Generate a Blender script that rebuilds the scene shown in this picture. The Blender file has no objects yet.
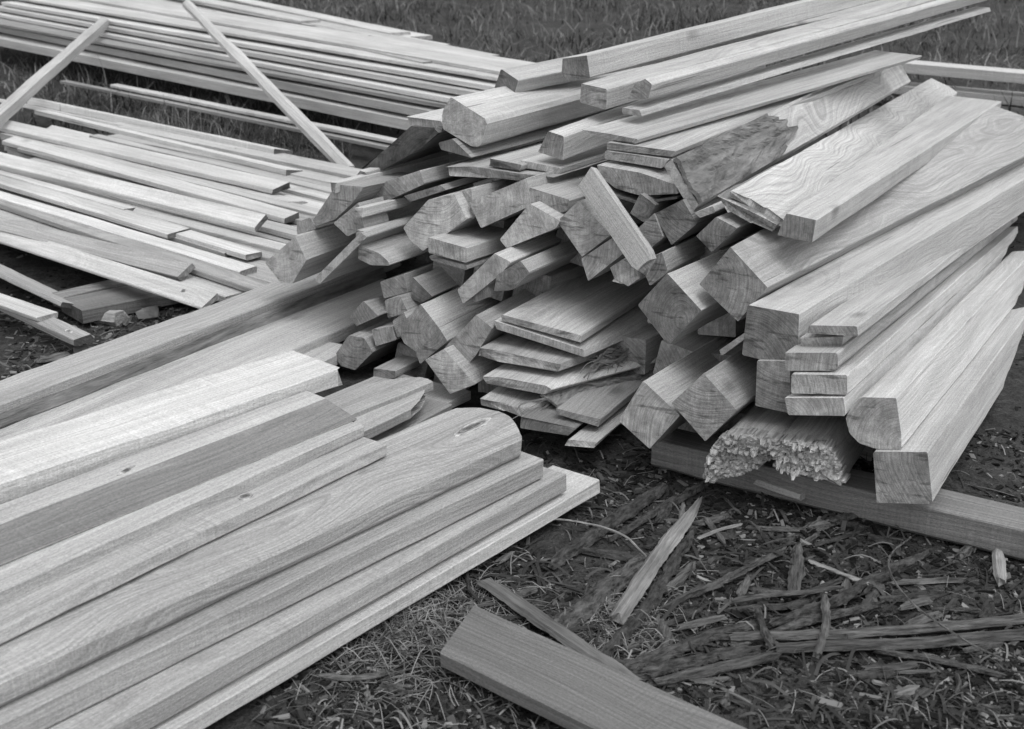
import bpy, bmesh, math, random
from mathutils import Vector, Matrix, noise as mnoise
rnd = random.Random(7)
SC = bpy.context.scene
COL = SC.collection
# ------------------------------------------------------------------ camera
CAM_H, PITCH, F, CX, CY = 1.6, math.radians(20.0), 1362.0, 512.0, 364.5
cam_d = bpy.data.cameras.new('camera'); cam = bpy.data.objects.new('camera', cam_d); COL.objects.link(cam)
cam.location = (0, 0, CAM_H); cam.rotation_euler = (math.pi/2 - PITCH, 0, 0)
cam_d.sensor_width = 36.0; cam_d.lens = 36.0*F/1024.0; cam_d.clip_start = 0.05; cam_d.clip_end = 500
cam_d.dof.use_dof = True; cam_d.dof.focus_distance = 4.0; cam_d.dof.aperture_fstop = 5.6
SC.camera = cam
CAMP = Vector((0, 0, CAM_H))
FW = Vector((0, math.cos(PITCH), -math.sin(PITCH))); UP = Vector((0, math.sin(PITCH), math.cos(PITCH))); RT = Vector((1, 0, 0))
def ray(p):                      # direction of sight towards a point of the photograph
    return (FW*F + RT*(p[0]-CX) + UP*(CY-p[1])).normalized()
def on_z(p, z):
    d = ray(p); return CAMP + d*((z-CAM_H)/d.z)
def on_plane(p, q, n):
    d = ray(p); return CAMP + d*((q-CAMP).dot(n)/d.dot(n))
def proj(P):
    v = P-CAMP; z = v.dot(FW); return (CX+F*v.dot(RT)/z, CY-F*v.dot(UP)/z)
# reference planes of the two piles that are seen end on / side on
BU = Vector((math.sin(math.radians(30)), math.cos(math.radians(30)), 0))
BQ = on_z((905, 503), 0.12)
TQ = on_z((330, 142), 0.0); _t = on_z((170, 110), 0.0)-TQ
TN = Vector((-_t.y, _t.x, 0)).normalized()
if TN.y < 0: TN = -TN
def start(p, dep):
    k, v = dep
    if k == 'z': return on_z(p, v)
    if k == 'r': return on_plane(p, BQ+BU*v, BU)
    if k == 't': return on_plane(p, TQ+TN*v, TN)
def heading(p, P, dr):
    k = dr[0]
    if k == 'vp': return ray(dr[1])
    if k == 'lv':                # level, through a second point of the same edge
        n = ray(p).cross(ray(dr[1])); d = n.cross(Vector((0, 0, 1))).normalized()
        Q = CAMP+ray(dr[1])*(P-CAMP).length
        return d if d.dot(Q-P) > 0 else -d
    if k == 'zz':                # towards a second point at its own height
        return (on_z(dr[1], dr[2])-P).normalized()
    if k == 'az':
        a = math.radians(dr[1]); t = math.radians(dr[2]); return Vector((math.sin(a)*math.cos(t), math.cos(a)*math.cos(t), math.sin(t)))
def reach(P, d, px):             # length along d that brings P to the column/point px
    n = ray(px); w = P-CAMP
    # closest approach of the two lines
    a = d.dot(d); b = d.dot(n); c = n.dot(n); e = d.dot(w); f = n.dot(w)
    return (b*f-c*e)/(a*c-b*b)
# ------------------------------------------------------------------ objects
def link(name, me, mats, parent=None):
    o = bpy.data.objects.new(name, me); COL.objects.link(o)
    for m in mats: me.materials.append(m)
    if parent: o.parent = parent
    return o
def tag(o, label=None, cat=None, group=None, kind=None):
    if label: o['label'] = label
    if cat: o['category'] = cat
    if group: o['group'] = group
    if kind: o['kind'] = kind
    return o
# ------------------------------------------------------------------ materials
def N(nt, t, **kw):
    n = nt.nodes.new(t)
    for k, v in kw.items(): setattr(n, k, v)
    return n
def L(nt, a, b): nt.links.new(a, b)
def math_n(nt, op, a, b=None, clamp=False):
    n = N(nt, 'ShaderNodeMath', operation=op); n.use_clamp = clamp
    for i, v in enumerate((a, b)):
        if v is None: continue
        if isinstance(v, (int, float)): n.inputs[i].default_value = v
        else: L(nt, v, n.inputs[i])
    return n.outputs[0]
def ramp(nt, fac, a, b, lo=0.0, hi=1.0):
    n = N(nt, 'ShaderNodeMapRange'); n.clamp = True
    L(nt, fac, n.inputs[0]); n.inputs[1].default_value = a; n.inputs[2].default_value = b
    n.inputs[3].default_value = lo; n.inputs[4].default_value = hi
    return n.outputs[0]
def mapping(nt, vec, scale, loc=(0, 0, 0)):
    n = N(nt, 'ShaderNodeMapping'); L(nt, vec, n.inputs[0]); n.inputs['Scale'].default_value = scale; n.inputs['Location'].default_value = loc
    return n.outputs[0]
def noise_n(nt, vec, scale, detail=3, rough=0.55, dim='3D', w=None):
    n = N(nt, 'ShaderNodeTexNoise', noise_dimensions=dim)
    if dim != '1D' and vec is not None: L(nt, vec, n.inputs['Vector'])
    if w is not None: L(nt, w, n.inputs['W'])
    n.inputs['Scale'].default_value = scale; n.inputs['Detail'].default_value = detail; n.inputs['Roughness'].default_value = rough
    return n.outputs['Fac']
def wood(name, base, contrast=0.21, warp=0.03, ringf=50, end=False, stain=0.27, knots=True, saw=0.10, rough=0.75):
    m = bpy.data.materials.new(name); m.use_nodes = True; nt = m.node_tree; nt.nodes.clear()
    out = N(nt, 'ShaderNodeOutputMaterial'); bs = N(nt, 'ShaderNodeBsdfPrincipled'); L(nt, bs.outputs[0], out.inputs[0])
    bs.inputs['Roughness'].default_value = rough
    bs.inputs['Specular IOR Level'].default_value = 0.25
    tc = N(nt, 'ShaderNodeTexCoord'); oi = N(nt, 'ShaderNodeObjectInfo'); rn = oi.outputs['Random']
    cmb = N(nt, 'ShaderNodeCombineXYZ')
    L(nt, math_n(nt, 'MULTIPLY', rn, 37.0), cmb.inputs[0])
    va = N(nt, 'ShaderNodeVectorMath', operation='ADD'); L(nt, tc.outputs['Object'], va.inputs[0]); L(nt, cmb.outputs[0], va.inputs[1])
    v = va.outputs[0]
    # growth rings round a pith that wanders along the board
    r1 = math_n(nt, 'FRACT', math_n(nt, 'MULTIPLY', rn, 13.7)); r2 = math_n(nt, 'FRACT', math_n(nt, 'MULTIPLY', rn, 91.3)); r3 = math_n(nt, 'FRACT', math_n(nt, 'MULTIPLY', rn, 57.1))
    sep = N(nt, 'ShaderNodeSeparateXYZ'); L(nt, v, sep.inputs[0])
    wn = N(nt, 'ShaderNodeTexNoise'); L(nt, mapping(nt, v, (1.5, 3.2, 3.2)), wn.inputs['Vector']); wn.inputs['Scale'].default_value = 1.0; wn.inputs['Detail'].default_value = 1.2
    ws = N(nt, 'ShaderNodeSeparateColor'); L(nt, wn.outputs['Color'], ws.inputs[0])
    def off(c, w, r, amp):
        a = math_n(nt, 'MULTIPLY', math_n(nt, 'SUBTRACT', w, 0.5), warp*3.2)
        b = math_n(nt, 'MULTIPLY', math_n(nt, 'SUBTRACT', r, 0.5), amp)
        return math_n(nt, 'ADD', math_n(nt, 'ADD', c, a), b)
    y = off(sep.outputs[1], ws.outputs[0], r1, 0.42); z = off(sep.outputs[2], ws.outputs[1], r2, 0.34)
    dist = math_n(nt, 'SQRT', math_n(nt, 'ADD', math_n(nt, 'MULTIPLY', y, y), math_n(nt, 'MULTIPLY', z, z)))
    rings = noise_n(nt, None, 1.0, 2, 0.5, '1D', math_n(nt, 'MULTIPLY', dist, ringf*4.0))
    saw_r = math_n(nt, 'FRACT', math_n(nt, 'MULTIPLY', dist, ringf*1.6))       # early to late wood inside one ring
    ringv = math_n(nt, 'ADD', math_n(nt, 'MULTIPLY', ramp(nt, rings, 0.36, 0.64), 0.6), math_n(nt, 'MULTIPLY', math_n(nt, 'POWER', saw_r, 2.5), 0.4))
    streak = noise_n(nt, mapping(nt, v, (3.0, 210, 210)) if not end else mapping(nt, v, (2, 60, 60)), 1.0, 4, 0.6)
    blot = noise_n(nt, mapping(nt, v, (1.1, 6, 6)), 1.0, 4, 0.6)
    sawm = noise_n(nt, mapping(nt, v, (170, 7, 7)), 1.0, 3, 0.6)
    fuzz = noise_n(nt, mapping(nt, v, (150, 420, 420)), 1.0, 3, 0.75)
    long_ = noise_n(nt, mapping(nt, v, (0.9, 38, 38)), 1.0, 3, 0.6)
    sawmask = ramp(nt, noise_n(nt, mapping(nt, v, (2.5, 5, 5)), 1.0, 2), 0.42, 0.62)
    val = math_n(nt, 'SUBTRACT', 1.0, math_n(nt, 'MULTIPLY', ringv, contrast))
    val = math_n(nt, 'MULTIPLY', val, ramp(nt, streak, 0.30, 0.70, 0.80, 1.12))
    val = math_n(nt, 'MULTIPLY', val, ramp(nt, blot, 0.3, 0.72, 1-stain, 1+stain*0.35))
    if saw:
        sm = math_n(nt, 'MULTIPLY', math_n(nt, 'SUBTRACT', ramp(nt, sawm, 0.3, 0.7), 0.6), math_n(nt, 'MULTIPLY', sawmask, saw*2.2))
        val = math_n(nt, 'MULTIPLY', val, math_n(nt, 'ADD', 1.0, sm))
        ck = noise_n(nt, mapping(nt, v, (1.3, 75, 75), (5, 2, 8)), 1.0, 1, 0.5)            # fine drying cracks along the grain
        val = math_n(nt, 'MULTIPLY', val, ramp(nt, ck, 0.75, 0.79, 1.0, 0.5))
    val = math_n(nt, 'MULTIPLY', val, ramp(nt, fuzz, 0.34, 0.66, 0.72, 1.22))
    val = math_n(nt, 'MULTIPLY', val, ramp(nt, long_, 0.32, 0.68, 0.84, 1.08))
    val = math_n(nt, 'MULTIPLY', val, ramp(nt, r3, 0, 1, 0.74, 1.14))
    if knots:
        vo = N(nt, 'ShaderNodeTexVoronoi'); L(nt, mapping(nt, v, (1.5, 3.6, 3.6)), vo.inputs['Vector']); vo.inputs['Scale'].default_value = 1.0
        kn = math_n(nt, 'ADD', vo.outputs['Distance'], math_n(nt, 'MULTIPLY', math_n(nt, 'SUBTRACT', streak, 0.5), 0.05))
        val = math_n(nt, 'MULTIPLY', val, ramp(nt, kn, 0.03, 0.10, 0.55, 1.0))
    if end:                       # drying checks and grime on cut ends
        ck = noise_n(nt, mapping(nt, v, (4, 9, 55)), 1.0, 3, 0.6)
        val = math_n(nt, 'MULTIPLY', val, ramp(nt, ck, 0.58, 0.66, 1.0, 0.5))
        gr = noise_n(nt, mapping(nt, v, (9, 14, 14)), 1.0, 4, 0.65)
        dg = N(nt, 'ShaderNodeMapping'); L(nt, v, dg.inputs[0]); dg.inputs['Rotation'].default_value = (0.7, 0, 0); dg.inputs['Scale'].default_value = (3, 160, 9)
        val = math_n(nt, 'MULTIPLY', val, ramp(nt, noise_n(nt, dg.outputs[0], 1.0, 2, 0.6), 0.3, 0.7, 0.86, 1.1))     # saw scratches
        val = math_n(nt, 'MULTIPLY', val, ramp(nt, gr, 0.35, 0.7, 0.62, 1.15))
    val = math_n(nt, 'MULTIPLY', val, base)
    cc = N(nt, 'ShaderNodeCombineColor')
    for i in range(3): L(nt, val, cc.inputs[i])
    L(nt, cc.outputs[0], bs.inputs['Base Color'])
    bp = N(nt, 'ShaderNodeBump'); bp.inputs['Strength'].default_value = 0.6; bp.inputs['Distance'].default_value = 0.003
    L(nt, math_n(nt, 'ADD', math_n(nt, 'ADD', math_n(nt, 'MULTIPLY', streak, 0.7), math_n(nt, 'ADD', math_n(nt, 'MULTIPLY', fuzz, 0.8), math_n(nt, 'MULTIPLY', sawm, 0.5))), math_n(nt, 'MULTIPLY', ringv, -0.35)), bp.inputs['Height'])
    L(nt, bp.outputs[0], bs.inputs['Normal'])
    return m
def rough_mat(name, base, sc=(3, 40, 40), contrast=0.6, bump=0.01):
    m = bpy.data.materials.new(name); m.use_nodes = True; nt = m.node_tree; nt.nodes.clear()
    out = N(nt, 'ShaderNodeOutputMaterial'); bs = N(nt, 'ShaderNodeBsdfPrincipled'); L(nt, bs.outputs[0], out.inputs[0])
    bs.inputs['Roughness'].default_value = 0.9; bs.inputs['Specular IOR Level'].default_value = 0.15
    tc = N(nt, 'ShaderNodeTexCoord'); oi = N(nt, 'ShaderNodeObjectInfo')
    va = N(nt, 'ShaderNodeVectorMath', operation='ADD'); L(nt, tc.outputs['Object'], va.inputs[0])
    cb = N(nt, 'ShaderNodeCombineXYZ'); L(nt, math_n(nt, 'MULTIPLY', oi.outputs['Random'], 23.0), cb.inputs[0]); L(nt, cb.outputs[0], va.inputs[1])
    v = va.outputs[0]
    a = noise_n(nt, mapping(nt, v, sc), 1.0, 5, 0.65); b = noise_n(nt, mapping(nt, v, (5, 9, 9)), 1.0, 3, 0.6)
    val = math_n(nt, 'MULTIPLY', ramp(nt, a, 0.3, 0.72, 1-contrast, 1+contrast*0.7), ramp(nt, b, 0.3, 0.7, 0.7, 1.25))
    val = math_n(nt, 'MULTIPLY', val, ramp(nt, oi.outputs['Random'], 0, 1, 0.75*base, 1.25*base))
    cc = N(nt, 'ShaderNodeCombineColor')
    for i in range(3): L(nt, val, cc.inputs[i])
    L(nt, cc.outputs[0], bs.inputs['Base Color'])
    bp = N(nt, 'ShaderNodeBump'); bp.inputs['Strength'].default_value = 0.8; bp.inputs['Distance'].default_value = bump
    L(nt, a, bp.inputs['Height']); L(nt, bp.outputs[0], bs.inputs['Normal'])
    return m
M = {
 'fresh': wood('fresh_sawn_wood', 0.50),
 'pale': wood('pale_sawn_wood', 0.55, contrast=0.12, stain=0.16),
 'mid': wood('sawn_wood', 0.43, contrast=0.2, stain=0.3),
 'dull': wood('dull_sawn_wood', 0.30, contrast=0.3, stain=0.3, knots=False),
 'grey': wood('weathered_grey_wood', 0.20, contrast=0.3, stain=0.3, knots=False),
 'swirl': wood('swirl_grained_wood', 0.50, contrast=0.36, warp=0.10, ringf=30, stain=0.15),
 'ringy': wood('ring_grained_wood', 0.50, contrast=0.32, warp=0.05, ringf=26, stain=0.15),
}
E = {
 'fresh': wood('cut_end_wood', 0.44, contrast=0.32, ringf=50, end=True, knots=False, saw=0, stain=0.25),
 'pale': wood('pale_cut_end_wood', 0.47, contrast=0.22, ringf=50, end=True, knots=False, saw=0, stain=0.12),
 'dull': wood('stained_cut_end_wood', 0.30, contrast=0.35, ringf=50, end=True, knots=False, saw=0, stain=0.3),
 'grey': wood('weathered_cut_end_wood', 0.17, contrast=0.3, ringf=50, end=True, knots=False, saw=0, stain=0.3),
}
EM = {'fresh': 'fresh', 'pale': 'fresh', 'mid': 'fresh', 'dull': 'dull', 'grey': 'grey', 'swirl': 'fresh', 'ringy': 'fresh'}
BARK = rough_mat('bark', 0.175, (5, 34, 34), 0.55, 0.02)
INNER = rough_mat('stringy_inner_bark', 0.22, (3, 90, 90), 0.6, 0.008)
ROT = rough_mat('rotten_splintered_wood', 0.34, (6, 140, 140), 0.6, 0.006)
DEB = rough_mat('grey_debris_wood', 0.105, (16, 130, 130), 0.8, 0.016)
DEBL = rough_mat('pale_debris_wood', 0.25, (6, 150, 150), 0.5, 0.008)
DEBD = rough_mat('dark_debris_bark', 0.068, (30, 80, 80), 0.9, 0.025)
DEBM = rough_mat('grey_lath_wood', 0.17, (4, 120, 120), 0.45, 0.006)
STONE = rough_mat('stone', 0.16, (12, 12, 12), 0.4, 0.006)
# ------------------------------------------------------------------ boards
LOG = []
def chamfer(poly, c):
    out = []
    n = len(poly)
    for i in range(n):
        p = poly[i]; a = poly[i-1]; b = poly[(i+1) % n]
        da = (a-p); db = (b-p)
        la, lb = da.length, db.length
        k = min(c*rnd.uniform(.5, 2.4), la*0.3, lb*0.3)
        out.append(p+da/la*k); out.append(p+db/lb*k)
    return out
def board(name, label, cat, poly, dr, dep, length=2.4, mat='fresh', end=None, group=None, skew=0, ext=None, c=0.0018,
          rough=0.0014, bow=0.0, jag=0.0, flare=None, rect=None, roll=0, i0=0, stop=None, seg=0.07, tiltend=0, plan=None, facemat=None):
    p0 = poly[0]; P = start(p0, dep); d = heading(poly[i0], P if i0 == 0 else P, dr)
    up = (Vector((0, 0, 1))-d*d.z).normalized(); side = up.cross(d)      # local y
    # plane the end is cut in
    n = Matrix.Rotation(math.radians(skew), 3, up) @ d
    n = Matrix.Rotation(math.radians(tiltend), 3, side) @ n
    if rect:                     # width away from the viewer, thickness down
        w, t = rect; R = Matrix.Rotation(math.radians(roll), 3, d)
        sw = side if side.dot(P-CAMP) > 0 else -side
        a = R @ sw; b = R @ up
        pts = [P, P+a*w, P+a*w-b*t, P-b*t]
        if plan:                 # tip rounded in plan: offsets along the board, front to back
            m_ = len(plan)-1
            pts = [P+a*(w*i/m_) for i in range(m_+1)]+[P+a*(w*i/m_)-b*t for i in range(m_, -1, -1)]
            ext = list(plan)+list(plan)[::-1]
    else:
        pts = [on_plane(p, P, n) for p in poly]
    if stop: length = reach(P, d, stop)
    loc = [Vector((( q-P).dot(side), (q-P).dot(up))) for q in pts]; xo = [(q-P).dot(d) for q in pts]
    if ext: xo = [x+e for x, e in zip(xo, ext)]
    # chamfered outline, x offset interpolated
    m = len(loc); L3 = [Vector((xo[i], loc[i].x, loc[i].y)) for i in range(m)]
    ring0 = chamfer(L3, c)
    if flare: fl = [flare.get(i, 0.0) for i in range(m)]; fl = [f for f in fl for _ in (0, 1)]
    else: fl = [0.0]*len(ring0)
    ctr = Vector((0, sum(p.y for p in L3)/m, sum(p.z for p in L3)/m))
    org = P+side*ctr.y+up*ctr.z
    ns = max(2, int(length/seg)); seed = rnd.random()*100
    me = bpy.data.meshes.new(name); vs = []; fs = []; mi = []
    k = len(ring0)
    for j in range(ns+1):
        t = j/ns
        for i, p in enumerate(ring0):
            x = p.x*(1-t)+length*t
            if j == 0 and jag: x += rnd.uniform(-jag, jag)
            if j == ns: x += rnd.uniform(-.004, .004)
            nz = mnoise.noise_vector(Vector((x*1.7+seed, i//2*3.3, seed)))*rough*1.6 + mnoise.noise_vector(Vector((x*7+seed, i//2*5.1, seed)))*rough*0.8 + mnoise.noise_vector(Vector((x*23+seed, i//2*7.7, seed)))*rough*0.7
            yy = p.y-ctr.y+nz.y-fl[i]*x; zz = p.z-ctr.z+nz.z + bow*4*t*(1-t)
            vs.append((x, yy, zz))
    # orientation of the outline decides the winding
    area = sum(ring0[i].y*ring0[(i+1) % k].z-ring0[(i+1) % k].y*ring0[i].z for i in range(k))
    for j in range(ns):
        for i in range(k):
            a = j*k+i; b = j*k+(i+1) % k; f = (a, b, b+k, a+k)
            fs.append(f if area > 0 else f[::-1]); mi.append(0)
    near = tuple(range(k)); far = tuple(range(ns*k, ns*k+k))
    fs.append(near[::-1] if area > 0 else near); mi.append(1)
    fs.append(far if area > 0 else far[::-1]); mi.append(1)
    me.from_pydata(vs, [], fs); me.update()
    o = link(name, me, [M[mat] if isinstance(mat, str) else mat, E[end or EM.get(mat, 'fresh')] if not (end and not isinstance(end, str)) else end])
    for f, q in zip(me.polygons, mi): f.material_index = q
    if facemat:                  # one face of the board has its own surface
        me.materials.append(M[facemat[1]])
        for j in range(ns): me.polygons[j*k+facemat[0]].material_index = 2
    o.matrix_world = Matrix((( d.x, side.x, up.x, org.x), (d.y, side.y, up.y, org.y), (d.z, side.z, up.z, org.z), (0, 0, 0, 1)))
    tag(o, label, cat, group)
    ys = [p.y for p in L3]; zs = [p.z for p in L3]
    pe = P+d*length
    LOG.append('%-16s w%.3f h%.3f L%.2f z%.2f..%.2f farz %.2f tilt%5.1f az%5.1f | %s' % (o.name, max(ys)-min(ys), max(zs)-min(zs), length, min(q.z for q in pts), max(q.z for q in pts), pe.z, math.degrees(math.asin(d.z)), math.degrees(math.atan2(d.x, d.y)), label[:46]))
    o['_f'] = 0; del o['_f']
    return o, (P, d, side, up, pts, org, ctr, length)
def ribbon(name, parent, pts, mat, thick=0.004):
    """a strip of bark: rows of (left, right) points in world space, given a thickness; child of parent"""
    inv = parent.matrix_world.inverted(); vs = []; fs = []
    k = len(pts[0])
    nrm = (Vector(pts[0][-1])-Vector(pts[0][0])).cross(Vector(pts[-1][0])-Vector(pts[0][0])).normalized()
    if nrm.dot(CAMP-Vector(pts[0][0])) < 0: nrm = -nrm
    for row in pts:
        for p in row: vs.append(inv @ (Vector(p)+nrm*thick))
    for row in pts:
        for p in row: vs.append(inv @ (Vector(p)-nrm*0.002))
    R = len(pts); o2 = R*k
    for j in range(R-1):
        for i in range(k-1):
            a = j*k+i; fs.append((a, a+1, a+k+1, a+k)); b = a+o2; fs.append((b, b+k, b+k+1, b+1))
    for j in range(R-1):
        for i in (0, k-1):
            a = j*k+i; fs.append((a, a+k, a+k+o2, a+o2))
    for i in range(k-1):
        for j in (0, R-1):
            a = j*k+i; fs.append((a, a+1, a+1+o2, a+o2))
    me = bpy.data.meshes.new(name); me.from_pydata([tuple(v) for v in vs], [], fs)
    bm = bmesh.new(); bm.from_mesh(me); bmesh.ops.recalc_face_normals(bm, faces=bm.faces); bm.to_mesh(me); bm.free()
    return link(name, me, [mat], parent)

def knot(o, px, z, rx, ry, mat=None, ang=0.0):
    """a knot or scar on the upper face of a board, child of the board; its rim follows the board's face"""
    c = on_z(px, z); lc = o.matrix_world.inverted() @ c; me0 = o.data
    def face(x, y):              # height of the board's face there
        best = None
        for p in me0.polygons:
            if len(p.vertices) != 4: continue
            vs_ = [me0.vertices[i].co for i in p.vertices]
            if min(v.x for v in vs_) <= x <= max(v.x for v in vs_) and min(v.y for v in vs_) <= y <= max(v.y for v in vs_) and p.normal.z > .5:
                q = p.center.z-(p.normal.x*(x-p.center.x)+p.normal.y*(y-p.center.y))/p.normal.z
                best = q if best is None else max(best, q)
        return lc.z if best is None else best
    z0 = face(lc.x, lc.y); bm = bmesh.new(); n = 18; sd = rnd.random()*50; prev = None
    top = bm.verts.new((0, 0, .0016)); rings = []
    for f_, dz in ((.35, .0022), (.7, .0012), (.9, .0018), (1.0, -.003)):
        r = []
        for i in range(n):
            a = 2*math.pi*i/n; k = f_*(1+.3*mnoise.noise(Vector((math.cos(a)*1.2, math.sin(a)*1.2, sd))))
            x, y = rx*k*math.cos(a), ry*k*math.sin(a); x, y = x*math.cos(ang)-y*math.sin(ang), x*math.sin(ang)+y*math.cos(ang)
            r.append(bm.verts.new((x, y, face(lc.x+x, lc.y+y)-z0+dz)))
        rings.append(r)
    for i in range(n): bm.faces.new((rings[0][i], rings[0][(i+1) % n], top))
    for a_, b_ in zip(rings, rings[1:]):
        for i in range(n): bm.faces.new((b_[i], b_[(i+1) % n], a_[(i+1) % n], a_[i]))
    bmesh.ops.recalc_face_normals(bm, faces=bm.faces)
    me = bpy.data.meshes.new('knot'); bm.to_mesh(me); bm.free()
    k = link('knot', me, [mat or KNOT], o); k.location = (lc.x, lc.y, z0); k.scale = (1, 1, 1); return k
def knot_mat(name, base, sx, sy):
    m = rough_mat(name, base, (40, 90, 90), 0.45, 0.003); nt = m.node_tree
    bs = [n for n in nt.nodes if n.type == 'BSDF_PRINCIPLED'][0]; src = bs.inputs['Base Color'].links[0].from_node.inputs[0].links[0].from_socket
    tc = N(nt, 'ShaderNodeTexCoord'); ln = N(nt, 'ShaderNodeVectorMath', operation='LENGTH'); L(nt, mapping(nt, tc.outputs['Object'], (1/sx, 1/sy, 0)), ln.inputs[0])
    r = ln.outputs['Value']; ns_ = noise_n(nt, tc.outputs['Object'], 60, 2)
    rr = math_n(nt, 'ADD', r, math_n(nt, 'MULTIPLY', ns_, .5))
    rg = noise_n(nt, None, 1.0, 2, .5, '1D', math_n(nt, 'MULTIPLY', rr, 6.0))
    v2 = math_n(nt, 'MULTIPLY', src, ramp(nt, rg, .35, .65, .55, 1.5))
    v2 = math_n(nt, 'MULTIPLY', v2, ramp(nt, r, .35, 1.0, 1.0, 3.2))       # paler towards the rim
    cc = bs.inputs['Base Color'].links[0].from_node
    for i in range(3): L(nt, v2, cc.inputs[i])
    return m
KNOT = knot_mat('knot_wood', 0.12, .016, .013)
FIB = rough_mat('bark_string', 0.17, (3, 60, 60), 0.5, 0.002)
SCAR = knot_mat('scarred_wood', 0.085, .075, .016)
# ================================================================== the big pile, seen from its cut ends
def ra(y): return max(0.0, (425-y)/325*0.85)
PILE = 'timbers and boards of the big pile'
def tb(name, label, cat, poly, vp, r=None, length=2.2, mat='fresh', **kw):
    if r is None: r = ra(poly[0][1])
    return board(name, label, cat, poly, ('vp', vp), ('r', r), length=length, mat=mat, group=PILE, **kw)
VR = (1208, 62); VM = (1400, -45); VS = (1130, -20)
# --- right hand stack
tb('square_timber', 'pale square timber at the bottom right of the pile, resting on the dark cross timber', 'timber',
   [(872.9,451.2),(927.6,452.4),(932.1,504.3),(876.8,502.5)], VR, 0.0, 2.7, 'pale', c=.004)
tb('waney_timber', 'heavy timber with one rounded waney corner lying on top of the bottom right square timber', 'timber',
   [(860,397.7),(896.6,397.7),(900.8,433.5),(902,449.6),(876,448.8),(858.8,443.4),(849,432.3),(845.2,416.2)], VR, 0.03, 3.0, 'pale', c=.003)
tb('sawn_board', 'topmost board of the neat right hand stack, with bark along its far edge', 'board',
   [(809.4,325.3),(857.1,326.3),(857.8,336.7),(807,333.2)], VR, 0.12, 4.3, 'pale')
tb('sawn_board', 'thin rough board squeezed second from the top in the neat right hand stack', 'board',
   [(800.8,336),(842.8,336.7),(841.5,346),(802,346)], VR, 0.14, 3.7, 'fresh', jag=.01)
tb('sawn_board', 'thick board third from the top in the right hand stack, sticking out left', 'board',
   [(784.7,352.5),(837.8,353.4),(837.8,368),(834,371),(786,371.5)], VR, 0.05, 3.7, 'fresh')
tb('sawn_board', 'thick board with a dark knot spot at its end corner, fourth down in right stack', 'board',
   [(790.9,374.7),(847,374.7),(847,395),(790.9,393.5)], VR, 0.02, 3.5, 'pale')
tb('sawn_board', 'lowest board of the neat right hand stack, just above the splintered timbers', 'board',
   [(784.7,398.4),(844,397.7),(845.2,416.2),(788.4,415)], VR, 0.0, 3.3, 'pale')
# --- big squared timbers left of the stack
tb('square_timber', 'square timber with a dark cracked end, lying level just left of the right hand stack', 'timber',
   [(747.5,305.3),(798.8,314.2),(797,368),(741.9,355)], VM, 0.16, 3.7, 'pale', end='dull')
tb('square_timber', 'wide timber tilted on its corner, dark streaks in its end, wavy grain on top', 'timber',
   [(730.5,247),(767.4,287.3),(737.7,321.5),(699.4,284.2)], (1450,-60), 0.27, 3.7, 'ringy', flare={0:-.07, 3:-.07})
tb('square_timber', 'tilted square timber with a dark stained end, left of the streaked timber', 'timber',
   [(667.3,273.9),(701.5,310.1),(668.4,345.3),(638,305)], VM, 0.25, 2.6, 'pale', end='dull')
tb('square_timber', 'lowest tilted square timber, its pale end standing on one corner on the dark ground', 'timber',
   [(643.2,380.9),(680.3,415.5),(649.4,448.8),(618.5,420.4)], (1208,40), 0.06, 1.6, 'mid')
tb('square_timber', 'tilted timber with a cracked grey end wedged between the lowest timber and the splintered timbers', 'timber',
   [(703.8,373.5),(737.1,410.5),(705,441.4),(671.6,403.1)], (1208,40), 0.04, 1.6, 'mid')
tb('timber_offcut', 'upright grey board end tucked behind the lowest boards of the right hand stack', 'timber',
   [(756.9,361),(790,361),(790,413),(755,405.6)], VR, 0.13, 1.6, 'mid', end='dull')
tb('sawn_board', 'narrow board edge peeping out of the dark gap under the stained timber', 'board',
   [(719,350),(744,333),(746,338),(722,356)], VM, 0.22, 1.6, 'mid')
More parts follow.
